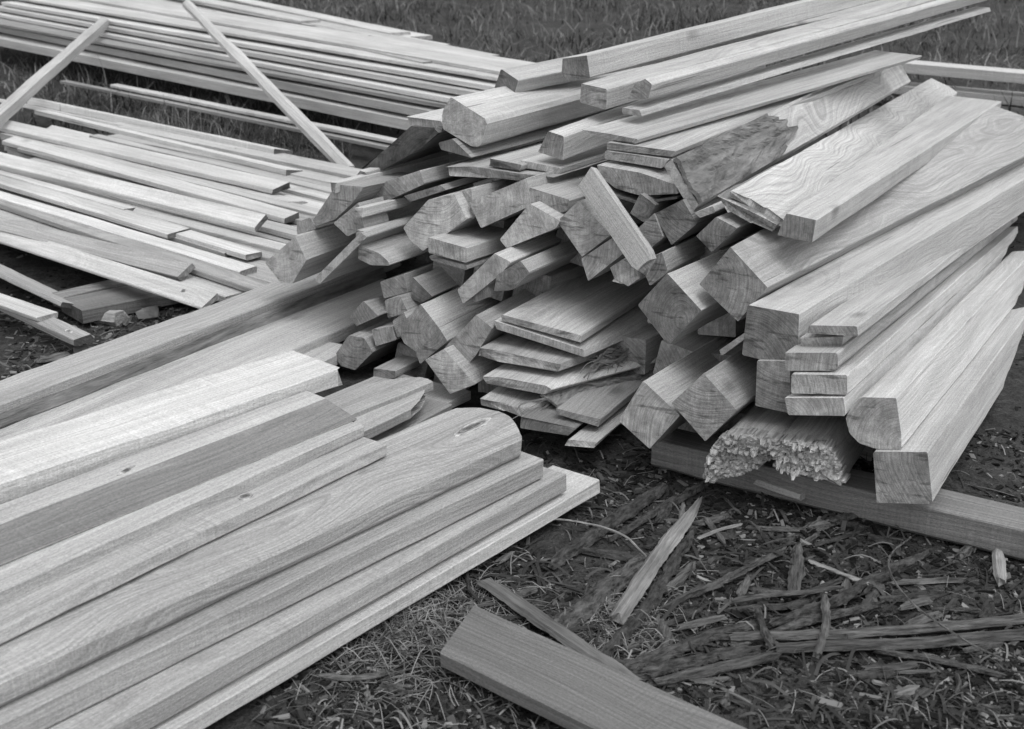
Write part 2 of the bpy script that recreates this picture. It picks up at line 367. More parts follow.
# --- rotten pair
def splinter(o, info, sp, reach_):
    """torn end: a bundle of broken fibres of uneven length standing out of the end"""
    P, d, side, up, pts, org, ctr, ln = info
    poly = [((q-org).dot(side), (q-org).dot(up)) for q in pts]
    def inside(x, y):
        c = False
        for i in range(len(poly)):
            (x1, y1), (x2, y2) = poly[i-1], poly[i]
            if (y1 > y) != (y2 > y) and x < (x2-x1)*(y-y1)/(y2-y1)+x1: c = not c
        return c
    x0, x1 = min(q[0] for q in poly), max(q[0] for q in poly); y0, y1 = min(q[1] for q in poly), max(q[1] for q in poly)
    bm = bmesh.new(); sd = rnd.random()*40
    yy = y0+sp*.4
    while yy < y1:
        xx = x0+sp*.4
        while xx < x1:
            cx_, cy_ = xx+rnd.uniform(-.3, .3)*sp, yy+rnd.uniform(-.3, .3)*sp
            if inside(cx_, cy_):
                k = .5+.5*mnoise.noise(Vector((cx_*22, cy_*30, sd)))+.4*mnoise.noise(Vector((cx_*70, cy_*90, sd)))
                l = reach_*max(.06, k*k*1.3)*rnd.uniform(.75, 1.15)*(1.7 if rnd.random() < .12 else 1); a = rnd.uniform(.5, 1.6)*sp; b_ = rnd.uniform(.35, .75)*sp; dx, dy = rnd.uniform(-.12, .12)*l, -rnd.uniform(0, .35)*l
                vs = []
                for x, f_, t_ in ((.05, 1, 0), (-l*.55, .9, .35), (-l, rnd.uniform(.12, .6), 1)):
                    for sx, sy in ((-1, -1), (1, -1), (1, 1), (-1, 1)): vs.append(bm.verts.new((x+rnd.uniform(-.15, .15)*l*(t_ == 1), cx_+dx*t_+sx*a*f_, cy_+dy*t_*t_+sy*b_*f_)))
                for r in (0, 4):
                    for i in range(4): bm.faces.new((vs[r+i], vs[r+(i+1) % 4], vs[r+4+(i+1) % 4], vs[r+4+i]))
                bm.faces.new(vs[8:12])
            xx += sp*1.15
        yy += sp*.75
    bmesh.ops.recalc_face_normals(bm, faces=bm.faces)
    me = bpy.data.meshes.new('splinters'); bm.to_mesh(me); bm.free(); return link('splinters', me, [ROT], o)
s1 = tb('splintered_timber', 'rotten timber with a crumbling splintered end, the left one of the pair', 'timber',
   [(728,433),(752,434),(777,437.7),(777,450),(766,459),(757,467),(741,473),(720,478),(706,477),(708,462),(713,449),(720,440)], (1110,60), 0.0, 1.5, 'ringy', end=ROT, jag=.028, rough=.004)
splinter(*s1, .009, .034)
s2 = tb('splintered_timber', 'rotten timber with a crumbling splintered end, the right one, beside the square bottom timber', 'timber',
   [(779,438),(803,441),(826,443),(838,458),(843.5,482),(822,478),(806,475),(790,472),(777,466),(774,450)], (1110,60), 0.03, 1.5, 'ringy', end=ROT, jag=.028, rough=.004)
splinter(*s2, .009, .040)
# --- cross beam the right side lies on
o, inf = board('cross_timber', 'long dark timber lying crosswise on the ground under the right hand stack', 'timber',
   [(652,440)], ('zz', (1002, 525), 0.075), ('z', 0.075), length=2.6, mat='grey', c=.006, rough=.003, jag=.01, rect=(0.13, 0.085))
board('sawn_board', 'short pale board end poking out from under the splintered timbers above the wood chips', 'board',
   [(800,494.5)], ('lv', (758, 480)), ('z', 0.035), length=.5, mat='mid', rect=(.08, .02))
# --- low stack of flat boards left of the tilted timbers
tb('sawn_board', 'wide clean board on top of the low stack in the middle of the pile', 'board', [(502,314.5),(581,335.5),(581,342.4),(502,320.6)], VS, .30, 1.2, 'fresh')
o2, i2 = tb('sawn_board', 'wide board second from the top of the low middle stack', 'board', [(494.6,320.6),(583.5,349.3),(586,357.7),(540,343),(497,329.8)], VS, .29, 1.4, 'fresh', flare={1:.12, 2:.16})
tb('sawn_board', 'ragged board third from the top of the low middle stack, with a broken front edge', 'board', [(479,347.5),(500,351.5),(558.8,363.9),(558.8,372),(500,361),(479,356.5)], VS, .22, 1.4, 'mid', flare={2:.25, 3:.25}, jag=.012)
o, inf = tb('waney_board', 'bright waney board with stringy bark along its right edge, fourth down in the low stack', 'board', [(482.2,376.2),(500,377),(546,386.1),(552,390),(545,394.5),(487,383.6)], VS, .14, 1.4, 'fresh', flare={2:.42, 3:.42, 4:.40})
P, d, side, up, pts, org, ctr, ln = inf
sg = 1 if (pts[2]-pts[0]).dot(side) > 0 else -1
rows = []
for j in range(15):
    t = j/14; base = pts[4]*(1)+d*(t*.85)+side*sg*(.41*t*.85)*0.96
    rows.append([base+side*sg*(.012+.010*k)*(1 if k else -1)-up*(k*.014+rnd.uniform(0,.006))+side*rnd.uniform(-.006,.006) for k in range(4)])
ribbon('bark', o, rows, INNER, .006)
def fibres(o, A, B, n, drop, seed):
    """torn strings of inner bark hanging along an edge from A to B"""
    q = random.Random(seed); inv = o.matrix_world.inverted(); vs = []; fs = []; ax = (B-A); L_ = ax.length; ax = ax/L_
    out = Vector((ax.y, -ax.x, 0)).normalized()
    for i in range(n):
        P0 = A+ax*(q.random()*L_*.95)+out*q.uniform(-.004, .014)-Vector((0, 0, q.uniform(0, drop))); dr_ = ax*q.choice((1, 1, -1))+out*q.uniform(-.1, .3)+Vector((0, 0, q.uniform(-.25, .12))); w = q.uniform(.0007, .003); l = q.uniform(.05, .22); m = 6
        k0 = len(vs)
        for j in range(m+1):
            c = P0+dr_*(l*j/m)+out*(.012*math.sin(j*1.1+i))*q.random()+Vector((0, 0, -.02*(j/m)**2+.006*math.sin(j*.9+i*2)))
            vs += [inv @ (c+Vector((0, 0, w))), inv @ (c-Vector((0, 0, w))+out*w)]
        fs += [(k0+2*j, k0+2*j+1, k0+2*j+3, k0+2*j+2) for j in range(m)]
    me = bpy.data.meshes.new('bark_fibres'); me.from_pydata([tuple(v) for v in vs], [], fs); return link('bark_fibres', me, [FIB], o)
P2, d2, s2_, u2, pt2 = i2[:5]
fibres(o2, pt2[2]-u2*.01, pt2[2]+d2*.5-s2_*.075-u2*.01, 70, .03, 5)
fibres(o, pts[4], pts[4]+d*.75+side*sg*.32, 150, .05, 3)
tb('waney_board', 'rough board second from below in the low middle stack, with a ragged bark corner', 'board', [(480,397),(510.6,405.9),(521,409),(522,416.5),(505,411),(480,405.5)], VS, .08, 1.4, 'mid', flare={2:.45, 3:.45}, jag=.012)
tb('sawn_board', 'flat grey board at the foot of the low middle stack, just above the ground', 'board', [(520.5,416),(576,428),(569,435),(520.5,428)], VS, .05, .8, 'dull', jag=.008)
tb('sawn_board', 'broken flat board on the ground, split end towards the litter, right of the low stack', 'board', [(568,439),(596,443.5),(594,447.5),(566,444)], VS, 0.02, .9, 'mid', jag=.02)
tb('plank', 'tilted plank running back under the stained timber, right of the low middle stack', 'plank', [(556,408),(575,413),(600,419),(598,427),(556,414)], (1130,-20), .10, 1.6, 'mid')
# --- small timbers of the left middle
VK = (1130, -26)
tb('square_timber', 'tilted timber with a bright edge beside its dark end, middle of the left cluster', 'timber', [(421,304.5),(439.6,328.2),(417,352.8),(404,343),(397,328)], VK, .33, 1.4, 'fresh', end='dull')
tb('square_timber', 'small tilted timber with a dark end, right against the bright edged one', 'timber', [(439.6,328.2),(447.5,341),(420,364),(416,353)], VK, .31, 1.2, 'fresh', end='dull')
tb('square_timber', 'tilted timber with curved growth rings in its pale end, left of the low middle stack', 'timber', [(475.2,315.3),(492,328),(476,355),(464.3,368.3),(444.6,347)], VK, .27, 1.2, 'mid', end='pale')
tb('sawn_board', 'plank end with saw lines pointing down towards the swirl grained board', 'plank', [(443.6,348.9),(475.2,384.5),(450,394),(424.8,359.8)], (1130,40), .19, 1.0, 'mid', end='pale')
tb('square_timber', 'small block with a dark square end above the broad smooth plank, left of the cluster', 'timber', [(363.6,301.5),(378.4,316.3),(356.7,326.2),(349.8,316.3)], (1130,30), .40, 1.0, 'mid', end='dull')
tb('square_timber', 'faceted timber end with a dark underside, left end of the cluster above the tipped boards', 'timber', [(349,335.5),(364,338),(372.6,352),(355,370),(341,366),(334,356)], (1130,0), .33, 1.0, 'mid', end='fresh')
tb('sawn_board', 'small flat board in the hollow below the dark tilted timber ends', 'board', [(373.5,367.7),(395,371),(395,378),(373.5,378.5)], (1130,20), .24, .8, 'mid', end='dull')
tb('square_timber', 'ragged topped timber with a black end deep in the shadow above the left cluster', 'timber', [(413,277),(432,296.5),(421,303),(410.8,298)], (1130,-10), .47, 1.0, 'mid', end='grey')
for poly, r_, lab, e_ in (([(384,300),(400,296),(408,312),(388,318)], .40, 'little square end squeezed between the black ended timber and the dark block', 'fresh'),
                      ([(392,322),(404,312),(412,330),(398,338)], .37, 'small grey end just left of the bright edged tilted timber', 'dull'),
                      ([(372,330),(392,326),(396,340),(376,346)], .36, 'pale flat end under the small dark block', 'fresh'),
                      ([(470,285),(486,282),(492,296),(474,302)], .40, 'dark little end in the angle below the notched timber', 'dull'),
                      ([(380,281),(404,274),(408,292),(384,298)], .47, 'pale end looking out of the hollow under the curved waney board', 'fresh')):
    tb('timber_offcut', lab, 'timber', poly, (1180,0), r_, .8, 'mid', end=e_)
# --- upper left of the face
VU = (1208, -6)
tb('square_timber', 'big faceted timber at the left tip of the pile, lying on the long leaning slab', 'timber', [(295.1,236.7),(306.2,260.2),(292,284),(281.5,283.6),(264.7,262.6)], (1208,-77), .44, 1.3, 'mid', end='pale')
tb('square_timber', 'small pale block wedged above the faceted timber at the left tip', 'timber', [(358,202),(364.3,228),(348,236),(333.4,223)], VU, .53, .16, 'mid', end='fresh')
tb('plank', 'plank on edge, its narrow pale end leaning up to the right across the left tip', 'plank', [(361,231.8),(367,237),(320,284),(313.6,278.7)], (1208,-40), .42, 1.1, 'mid', end='pale')
tb('timber_offcut', 'little block end half hidden behind the faceted timber at the left tip', 'timber', [(296.5,222),(310,217.5),(316,229),(297,235)], VU, .56, .7, 'mid')
o, inf = tb('waney_board', 'leaning slab with a dark wide end at the far left shoulder of the pile', 'board', [(336,184),(364,187),(352,203),(335,219),(316,226),(313,220)], (1208,0), .565, .4, 'dull', end='dull')
o, inf = tb('waney_board', 'thin split board lying over the dark leaning slab at the left shoulder', 'board', [(338,183)], (1208,-45), .555, .8, 'pale', rect=(.035,.034), jag=.02)
tb('sawn_board', 'split board lying just behind the thin split board on the left shoulder', 'board', [(368,171)], (1208,-50), .76, .6, 'mid', rect=(.04,.024), jag=.02)
tb('waney_board', 'grey board face in the hollow between the leaning slab and the narrow pale board', 'board', [(352,196),(372,186),(420,170),(424,184),(372,208),(356,214)], (1208,-20), .70, .6, 'mid', end='fresh')
o, inf = tb('bark_edged_board', 'bark edged slab propped behind the thin split board, its hollow underside dark', 'board', [(412,125),(436,128),(441,133),(418,149),(396,162),(352,186),(362,168),(385,150)], (1208,-90), .86, 1.1, 'dull', end='grey', jag=.015)
tb('sawn_board', 'narrow pale board pointing left over a dark gap, above the waney board end', 'board', [(362.5,208.4)], VU, .50, .8, 'pale', rect=(.03,.034), jag=.006)
tb('sawn_board', 'narrow board in the shade just under the narrow pale board', 'board', [(366,231)], VU, .47, .8, 'mid', rect=(.04,.03))
tb('waney_board', 'board end with a curved waney underside, jutting out left above the dark hollow', 'board', [(358.5,246),(379.3,252.8),(388,262),(390,266),(371.4,264.5),(358.5,259)], (1208,-20), .43, 1.0, 'fresh')
tb('square_timber', 'big pale six sided timber end above the waney board', 'timber', [(428.7,199.5),(454,193.6),(466,219),(422.7,251),(410,240),(403,228)], (1208,-20), .54, 1.2, 'mid', end='pale')
tb('square_timber', 'thick board end with a dark smudge, right of the waney board end', 'board', [(428.7,238),(467.2,248),(467.2,263),(428.7,253)], (1208,0), .44, 1.1, 'fresh')
tb('sawn_board', 'thin board shaded beneath the smudged thick board end', 'board', [(429,255),(467,266),(467,270),(431,260)], (1208,0), .45, 1.0, 'mid', end='dull')
tb('square_timber', 'broad flat timber end with a pale face, upper middle of the pile face', 'timber', [(469,201.5),(527,178),(532,205),(481,228)], (1208,-20), .58, 1.3, 'mid', end='pale')
tb('timber_offcut', 'narrow timber end squeezed left of the broad flat timber end', 'timber', [(453,192.6),(471,188),(475,218.3),(466,221)], (1208,-20), .60, 1.1, 'mid', end='fresh')
tb('square_timber', 'thick plank end with rounded left corner, right of the broad flat timber end', 'plank', [(529.6,188),(570,199.5),(566,211.4),(556,214),(528.6,201)], (1208,0), .60, 1.2, 'fresh')
tb('square_timber', 'triangular looking pale timber end below the thick rounded plank', 'timber', [(530,204.5),(560,221),(556,228),(506,248),(500,239)], (1208,0), .53, 1.2, 'mid', end='pale')
tb('square_timber', 'long pale timber with a notched front, sloping out of the middle of the face', 'timber', [(494,253),(511,262),(500,275),(463,304),(457,290)], (1208,-40), .40, 1.1, 'pale', end='pale')
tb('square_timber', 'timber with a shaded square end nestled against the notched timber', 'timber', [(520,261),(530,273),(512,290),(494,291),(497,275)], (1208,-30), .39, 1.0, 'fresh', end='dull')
tb('square_timber', 'square pale end facing out, touching the long loose board', 'timber', [(579,200.5),(611,235),(582,257),(557.3,221.3)], (1208,-10), .55, 1.2, 'mid', end='pale')
tb('square_timber', 'tilted timber end below the square pale end, left of the loose board foot', 'timber', [(610.7,239),(625.5,252),(588,281),(581,259)], (1208,-10), .47, 1.2, 'mid', end='fresh')
tb('square_timber', 'small tilted timber end right of the loose board, upper one', 'timber', [(654,213),(663,238),(646,252.5),(631,235)], (1208,-10), .55, 1.1, 'mid', end='fresh')
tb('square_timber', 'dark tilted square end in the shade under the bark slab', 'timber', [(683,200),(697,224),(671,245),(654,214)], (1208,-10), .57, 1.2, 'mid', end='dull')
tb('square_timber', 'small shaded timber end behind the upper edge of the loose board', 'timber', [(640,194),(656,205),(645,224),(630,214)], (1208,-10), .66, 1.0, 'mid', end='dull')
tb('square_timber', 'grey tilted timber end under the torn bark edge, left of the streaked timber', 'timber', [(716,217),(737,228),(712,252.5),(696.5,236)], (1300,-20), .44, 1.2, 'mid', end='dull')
tb('round_pole_end', 'rounded broken pole end under the foot of the loose board', 'pole', [(622.5,258.8),(634,268),(637,280),(628,287),(613.6,280),(611.6,266.7)], (1208,-10), .42, 1.0, 'mid', jag=.015)
tb('square_timber', 'shaded timber lying low under the grey tilted ends, just above the stained timber', 'timber', [(640,262),(662,252),(668,272),(650,286)], (1208,-10), .44, 1.0, 'mid', end='dull')
# loose board lying down the face
def lean(name, label, cat, a, b, ra_, rb_, wpx, t, mat, ang=0, **kw):
    A = on_plane(a, BQ+BU*ra_, BU); B = on_plane(b, BQ+BU*rb_, BU); d = (B-A); ln = d.length; d.normalize()
    nrm = (CAMP-A).normalized(); nrm = (nrm-d*nrm.dot(d)).normalized(); nrm = Matrix.Rotation(math.radians(ang), 3, d) @ nrm
    side = nrm.cross(d); w = wpx*(A-CAMP).length/F
    me = bpy.data.meshes.new(name); bm = bmesh.new(); ns = 12; rings = []
    for j in range(ns+1):
        x = ln*j/ns; e = 1-.25*(j == ns)
        rings.append([bm.verts.new((x+(rnd.uniform(-.012,.012) if j in (0, ns) else 0), y*w/2*e+rnd.uniform(-.001,.001), z*t/2)) for y, z in ((-1,-1),(1,-1),(1,1),(.4,1),(-.4,1),(-1,1))])
    for j in range(ns):
        for i in range(6): bm.faces.new((rings[j][i], rings[j][(i+1) % 6], rings[j+1][(i+1) % 6], rings[j+1][i]))
    f1 = bm.faces.new(rings[0][::-1]); f2 = bm.faces.new(rings[-1]); f1.material_index = f2.material_index = 1
    bmesh.ops.recalc_face_normals(bm, faces=bm.faces); bm.to_mesh(me); bm.free()
    o = link(name, me, [M[mat], E[EM.get(mat, 'fresh')]])
    o.matrix_world = Matrix(((d.x, side.x, nrm.x, A.x), (d.y, side.y, nrm.y, A.y), (d.z, side.z, nrm.z, A.z), (0, 0, 0, 1)))
    tag(o, label, cat, kw.get('group', PILE)); return o
lean('sawn_board', 'loose board lying steeply down the front of the pile with a frayed lower end', 'board', (588,178), (648,266), .57, .385, 24, .03, 'mid', ang=26)
# --- upper tiers
tb('square_timber', 'big white timber with a clean faceted end at the top left of the pile', 'timber', [(450.4,97.2),(488,120.2),(480,147.3),(471.4,146.3),(443,128.8),(441.8,112)], (1260,-80), .85, 2.0, 'pale', end='pale', c=.006)
tb('square_timber', 'pale timber with a small dark square end, highest of the top tier', 'timber', [(562.8,58.4),(587,55.5),(590,78.2),(570.2,81.9),(561.6,74.5)], (1661,-210), 1.28, 3.8, 'pale', end='dull')
tb('square_timber', 'pale timber with a small dark pointed end, farthest back in the top tier', 'timber', [(501,68.3),(518.3,80.6),(514,94),(494,88)], (1661,-150), 1.25, 3.8, 'pale', end='dull')
tb('square_timber', 'timber with a roughly shaded square end, second from the back in the top tier', 'timber', [(581,83.1),(607,89.3),(605.7,110),(579.8,102)], (1661,-200), 1.08, 3.8, 'fresh', end='fresh')
tb('square_timber', 'pale timber with a slanting nose end lying in front of the shaded square end', 'timber', [(634,85),(645,79),(652,84),(648,99),(628,99.5)], (1661,-195), 1.02, 3.6, 'pale', end='fresh')
tb('square_timber', 'short timber with a dark slanting end under the slanted nose timber', 'timber', [(548,131.3),(564,136.2),(562.8,160),(538,152)], (1400,-165), .82, 1.8, 'pale', end='dull')
tb('sawn_board', 'wide pale plank with a thin pointed left corner, uppermost of the wide middle boards', 'plank', [(581,128.8),(609,134),(637.8,138.7),(636,143.5),(607,139)], (1661,-160), .80, 2.6, 'fresh', stop=(876,54))
tb('sawn_board', 'long board lying between the wide pale plank and the slanted nose timber', 'board', [(622,108),(640,110),(642,116),(622,114)], (1661,-190), .98, 3.2, 'fresh')
tb('sawn_board', 'board just under the wide pale plank, its thin end facing the camera', 'board', [(607,142),(674.9,151),(673.6,157.2),(607,149)], (1400,-135), .76, 2.0, 'fresh')
tb('sawn_board', 'board second under the wide pale plank, with a slightly rotten end', 'board', [(605.7,151),(668.7,160),(662.5,168.3),(604.5,158.5)], (1400,-135), .75, 2.0, 'mid')
o, inf = tb('bark_edged_board', 'half round slab with dark bark on its belly, lying flat under the wide boards', 'board', [(597,165),(640,173),(676,185),(678,194),(640,195.5),(615,188),(600,176)], (1400,-120), .70, 1.6, 'fresh', end='fresh')
P, d, side, up, pts, org, ctr, ln = inf
ribbon('bark', o, [[pts[6]+d*(x-.006)-up*.012, pts[5]+d*(x-.006)-up*.024, pts[4]+d*(x-.006)-up*.026, pts[3]+d*(x-.006)-up*.012] for x in (0, .2, .4, .7, 1.0)], BARK, .005)
# natural edged slab: bark at the near end, bare wood beyond
o, inf = tb('bark_edged_board', 'big natural edged slab, dark bark near its tip and bare swirling wood beyond', 'board', [(672,160),(698,205),(694,211),(688,206),(664,166)], (1286,-138), .60, 2.0, 'swirl', end='pale', stop=(894,52))
P, d, side, up, pts, org, ctr, ln = inf
rows = []; nn = 60; e = (pts[1]-pts[0]); nrm = d.cross(e).normalized()
if nrm.dot(CAMP-P) < 0: nrm = -nrm
for j in range(nn+1):
    t = j/nn; row = []
    for k in range(17):
        u = k/16; reach_k = .36-.07*(u-.45)**2*4+.05*mnoise.noise(Vector((u*4, 1, 8)))+.03*mnoise.noise(Vector((u*13, 5, 8)))+.015*mnoise.noise(Vector((u*40, 5, 8)))
        q = P+e*(u*1.0)+d*(ln*t*reach_k-.004*(t == 0))+nrm*(.006+.004*math.sin(u*9+t*14)+.008*mnoise.noise(Vector((t*16, u*5, 3)))+.004*mnoise.noise(Vector((t*50, u*19, 3))))
        row.append(q)
    rows.append(row)
ribbon('bark', o, rows, BARK, .012)
tb('waney_board', 'small pale board end under the tip of the bark covered slab', 'board', [(694,213),(713,206),(716,212),(700,218)], (1300,-60), .56, 1.0, 'pale')
tb('plank', 'widest plank on the top right, mottled and torn along its near end', 'plank', [(731,190),(748,199),(766,207),(786,222),(790,219),(789,226),(783,230),(765,219),(748,208),(729,196)][:4]+[(783,229),(765,216),(748,206),(729,197)], (1110,-22), .50, 2.0, 'swirl', end='fresh', stop=(930.5,77), jag=.015)
tb('bark_edged_board', 'ragged thin bark slab fraying under the torn end of the widest plank', 'board', [(716,196),(735,203),(757,213),(777,225),(774,231),(752,222),(730,212)], (1110,-10), .47, 1.2, 'dull', end=ROT, jag=.02, rough=.004)
tb('square_timber', 'long square timber with a dark shaded end, right of the widest plank', 'timber', [(787,213),(815.6,220.4),(811.9,242.6),(777,235)], (1208,-30), .42, 2.2, 'pale', end='dull', stop=(990,104), flare={0:-.05, 3:-.05})
tb('sawn_board', 'board lying below the big white timber, its shaded end pointing left', 'board', [(438,143),(452,139),(472,158),(441,149.5)], (1300,-60), .82, 1.6, 'mid', end='dull')
tb('waney_board', 'swirl grained board end sticking out left from under the big white timber', 'board', [(396,112),(412,104),(443,104),(444,126),(440,131),(409,125)][3:]+[(407,117),(441,121)], (1260,-80), .88, 1.4, 'swirl', end='mid' if False else 'fresh', jag=.006)
tb('sawn_board', 'broad ragged board under the short dark ended timber', 'board', [(448,166),(474,166),(520,173),(556,177),(540,182),(490,178),(452,175)], (1300,-60), .74, 1.5, 'mid', jag=.02)
tb('timber_offcut', 'rough dark ended offcut lying on the broad ragged board', 'board', [(491,157.5),(522,165),(521,171),(491,166)], (1300,-60), .76, .8, 'fresh', end='grey', jag=.012)
tb('sawn_board', 'thin board running back under the short dark ended timber', 'board', [(520,160),(560,168),(600,160),(600,166),(560,176),(522,168)][:2]+[(560,174),(520,167)], (1300,-60), .80, 1.5, 'mid')
tb('sawn_board', 'low board under the broad ragged board, just above the pale six sided end', 'board', [(404,196),(440,185),(446,190),(410,202)], (1300,-60), .68, 1.3, 'dull')
# --- what carries them: timbers deep inside
INS = 'timbers deep inside the big pile'
inner = None
for zi in range(5):
    for si in range(12):
        z = .03+.128*zi; s = .12+.165*si+(.08 if zi % 2 else 0)
        r = max(.26, .40+z*.95+(.0 if s > .5 else .1))
        if s+z*.55 > 1.95 or (s < .75 and z > .10+.42*max(0, s-.2)): continue
        if zi == 5 and s < 1.15: continue
        V = Vector((-BU.y, BU.x, 0)); C = BQ+BU*r+V*s; C = Vector((C.x, C.y, z))
        a = rnd.uniform(-.2, .2); pc = proj(C)
        if 560 < pc[0] < 665 and 262 < pc[1] < 335: continue
        if inner is None:
            inner, inf = board('hidden_timber', 'timber end half lost in the dark gaps deep inside the pile', 'timber', [proj(C)], ('az', 28, -5), ('r', r), length=.75, mat='mid', end='fresh', rect=(.125, .115), group=INS)
            inner.matrix_world.translation = C; continue
        c2 = inner.copy(); COL.objects.link(c2); c2.matrix_world = Matrix.Translation(C) @ Matrix.Rotation(a*.25, 4, 'Z') @ inner.matrix_world.to_3x3().to_4x4() @ Matrix.Rotation(a*1.5, 4, 'X')
# ================================================================== boards in the left foreground (they point away to the right)
FG = 'boards stacked in the left foreground'
fb_last = None
def fb(label, poly, far, z, mat='fresh', length=3.2, name='sawn_board', cat='board', **kw):
    global fb_last
    fb_last = board(name, label, cat, poly, ('lv', far), ('z', z), length=length, mat=mat, group=FG, **kw)
    return fb_last
fb('lowest outer board of the foreground stack, its edge against the straw and chips', [(600,480)], (270,673), .055, 'fresh', rect=(.16,.04))
A7 = fb('foreground board second from the bottom, with a dark knot nick near its tip', [(566.5,474)], (270,639), .115, 'fresh', rect=(.17,.05))
fb('thick foreground board right below the swirl grained one, with long saw lines on its face', [(543,458.5)], (270,592), .175, 'mid', rect=(.18,.055))
A5 = fb('wide swirl grained foreground board with a rounded tip and a dark scar', [(521,438)], (23,669.7), .235, 'swirl', rect=(.265,.055), c=.005, plan=(0,-.038,-.068,-.09,-.103,-.1,-.084,-.035), rough=.002)
A4 = fb('narrow bright foreground board with a knot at its back edge, beside the swirl grained board', [(386,444)], (23,618), .272, 'fresh', rect=(.15,.032), rough=.0025)
fb('foreground board with an uneven sawn edge, just before the grey faced one', [(364,425.5)], (23,579.3), .305, 'pale', rect=(.15,.034), rough=.0035)
A2 = fb('foreground board with a broad grey slanting face and a notched upper edge', [(325,398),(305.6,390.4),(303,402),(352,424),(357.5,418.6)], (23,514.5), .335, 'pale', end='dull', facemat=(9, 'dull'))
fb('wide low board on the ground in the hollow before the left cluster', [(470,392)], (330,458), .045, 'mid', length=1.5, rect=(.34,.03), jag=.01)
A1 = fb('foreground board farthest from the litter, with a long crack and a white broken tip', [(337,369.5)], (23,476), .36, 'pale', rect=(.21,.05), jag=.02, rough=.003)
fb('point tipped plank with long cracks under the broken white tip', [(432,382)], (340,419), .14, 'mid', length=1.6, rect=(.14,.03), plan=(0,-.01,0,.02,.06,.14), jag=.006)
fb('cracked plank with a slanting tip beside the point tipped plank', [(442,394)], (345,442), .125, 'mid', length=1.6, rect=(.13,.03), plan=(.15,.07,.02,-.02,-.02,0), jag=.006)
fb('flat board below the grey faced board, tapering into the hollow', [(452,404)], (380,443), .06, 'dull', length=1.6, rect=(.13,.03))
fb('long slab with a split barky edge, leaning from the left foreground up to the pile', [(400,254)], (24,396), .15, 'fresh', length=3.0, name='waney_board', cat='board', rect=(.17,.05), rough=.003)
o, inf = fb_last; P, d, side, up, pts, org, ctr, ln = inf
fr = (P-pts[1]).normalized()
ribbon('bark', o, [[P+d*(ln*j/24)+fr*(.004+.006*k+.006*mnoise.noise(Vector((j*.7, k, 3))))-up*(.026+.013*k*(1-.3*j/24)) for k in range(4)] for j in range(1, 25)], BARK, .005)
fb('broad smooth plank below the barky slab, running back under the pile', [(432,287.5)], (200,392), .09, 'fresh', length=3.0, name='plank', cat='plank', rect=(.37,.05))
fb('narrow board squeezed between the broad smooth plank and the white tipped board', [(352,346)], (280,384), .06, 'fresh', length=1.6, rect=(.12,.04))
# ================================================================== boards at the left, seen across
LB = 'boards lying in the left middle pile'
def cb(label, poly, far, z, mat='fresh', length=2.6, name='sawn_board', cat='board', **kw):
    return board(name, label, cat, poly, ('lv', far), ('z', z), length=length, mat=mat, group=LB, **kw)
cb('rearmost narrow board of the left pile, next to the grass', [(274.1,148.4),(293,151),(292.5,158),(273.4,157)], (25,96.7), .18, 'pale', end='grey')
cb('narrow left pile board with a dark end stopping short beside the rearmost one', [(234.7,148),(256,152),(252,156),(233,152.5)], (25,104), .17, 'fresh', end='grey')
cb('left pile board with a small dark square end, second row from the grass', [(286,169.7),(302.5,170.5),(301.7,177.6),(286,175.4)], (25,107.5), .18, 'pale', end='grey')
cb('left pile board with a dark end a little beyond its neighbour, by the leaning pole', [(308,172.9),(323,174.4),(322.3,180.3),(306.5,179)], (170,141), .15, 'fresh', end='grey')
cb('wide bright left pile board with a frayed end corner', [(272.6,189.4),(289.1,181.5),(291.2,187.9),(272.6,194.6)], (25,133), .19, 'pale', end='grey', jag=.01)
cb('left pile board with a furry pale end just right of the frayed corner', [(289,202),(307,201.5),(308.5,207),(290,210.5)], (25,139), .17, 'fresh', jag=.015)
cb('low left pile board disappearing under the leaning slab, back one', [(318,198),(328,190),(328,195),(318,203)], (200,169), .12, 'pale')
cb('low left pile board disappearing under the leaning slab, front one', [(319,206),(324,200),(324,206),(319,211)], (200,176), .11, 'pale')
cb('left pile board ending in a dark slanting cut above the thick one', [(284.4,218.6),(299,212),(299.5,219),(284.4,224)], (170,187), .17, 'pale', end='grey')
cb('thick left pile board with a black slanting end, biggest of its row', [(254.4,227.3),(265.9,214.2),(268.6,218),(256,232.5)], (25,171), .20, 'pale', end='grey')
cb('short looking narrow board with a dark end right of the thick black ended one', [(286.8,224),(295.4,225.8),(294.7,231),(286.8,229.5)], (200,200), .13, 'pale', end='grey')
cb('narrow board with a ragged dark end just below its short looking twin', [(279,232),(294,232),(290,238.5),(279,237.5)], (200,208), .12, 'pale', end='grey')
cb('low board running on under the faceted timber, third from the black ended one', [(284,243),(297,238),(297,241),(284,246)], (190,220), .09, 'fresh')
cb('narrow bright board with a grey end, in front of the thick black ended one', [(266.2,243),(278,246.5),(275,251),(264.7,249.4)], (170,214.5), .15, 'pale', end='grey')
cb('flat board with a grey striped end, right behind the scratched one', [(224.4,253.4),(244.2,247.9),(244.2,253.4),(226,258.8)], (60,202), .15, 'fresh', end='grey')
cb('flat board with a pale thick end, half under the striped one', [(248.9,264.4),(266.3,255.7),(267,259.6),(249.7,268.8)], (170,238), .12, 'fresh')
cb('left pile board whose sawn end stops above the striped one', [(167.5,234.4),(190.5,227.7),(191.5,233.2),(167.5,239.4)], (24.7,191), .17, 'fresh', end='grey')
cb('left pile board ending in a dark notch, farthest left', [(124,209.2),(136,207.6),(131,213),(124,213.8)], (25,181), .18, 'fresh', end='grey')
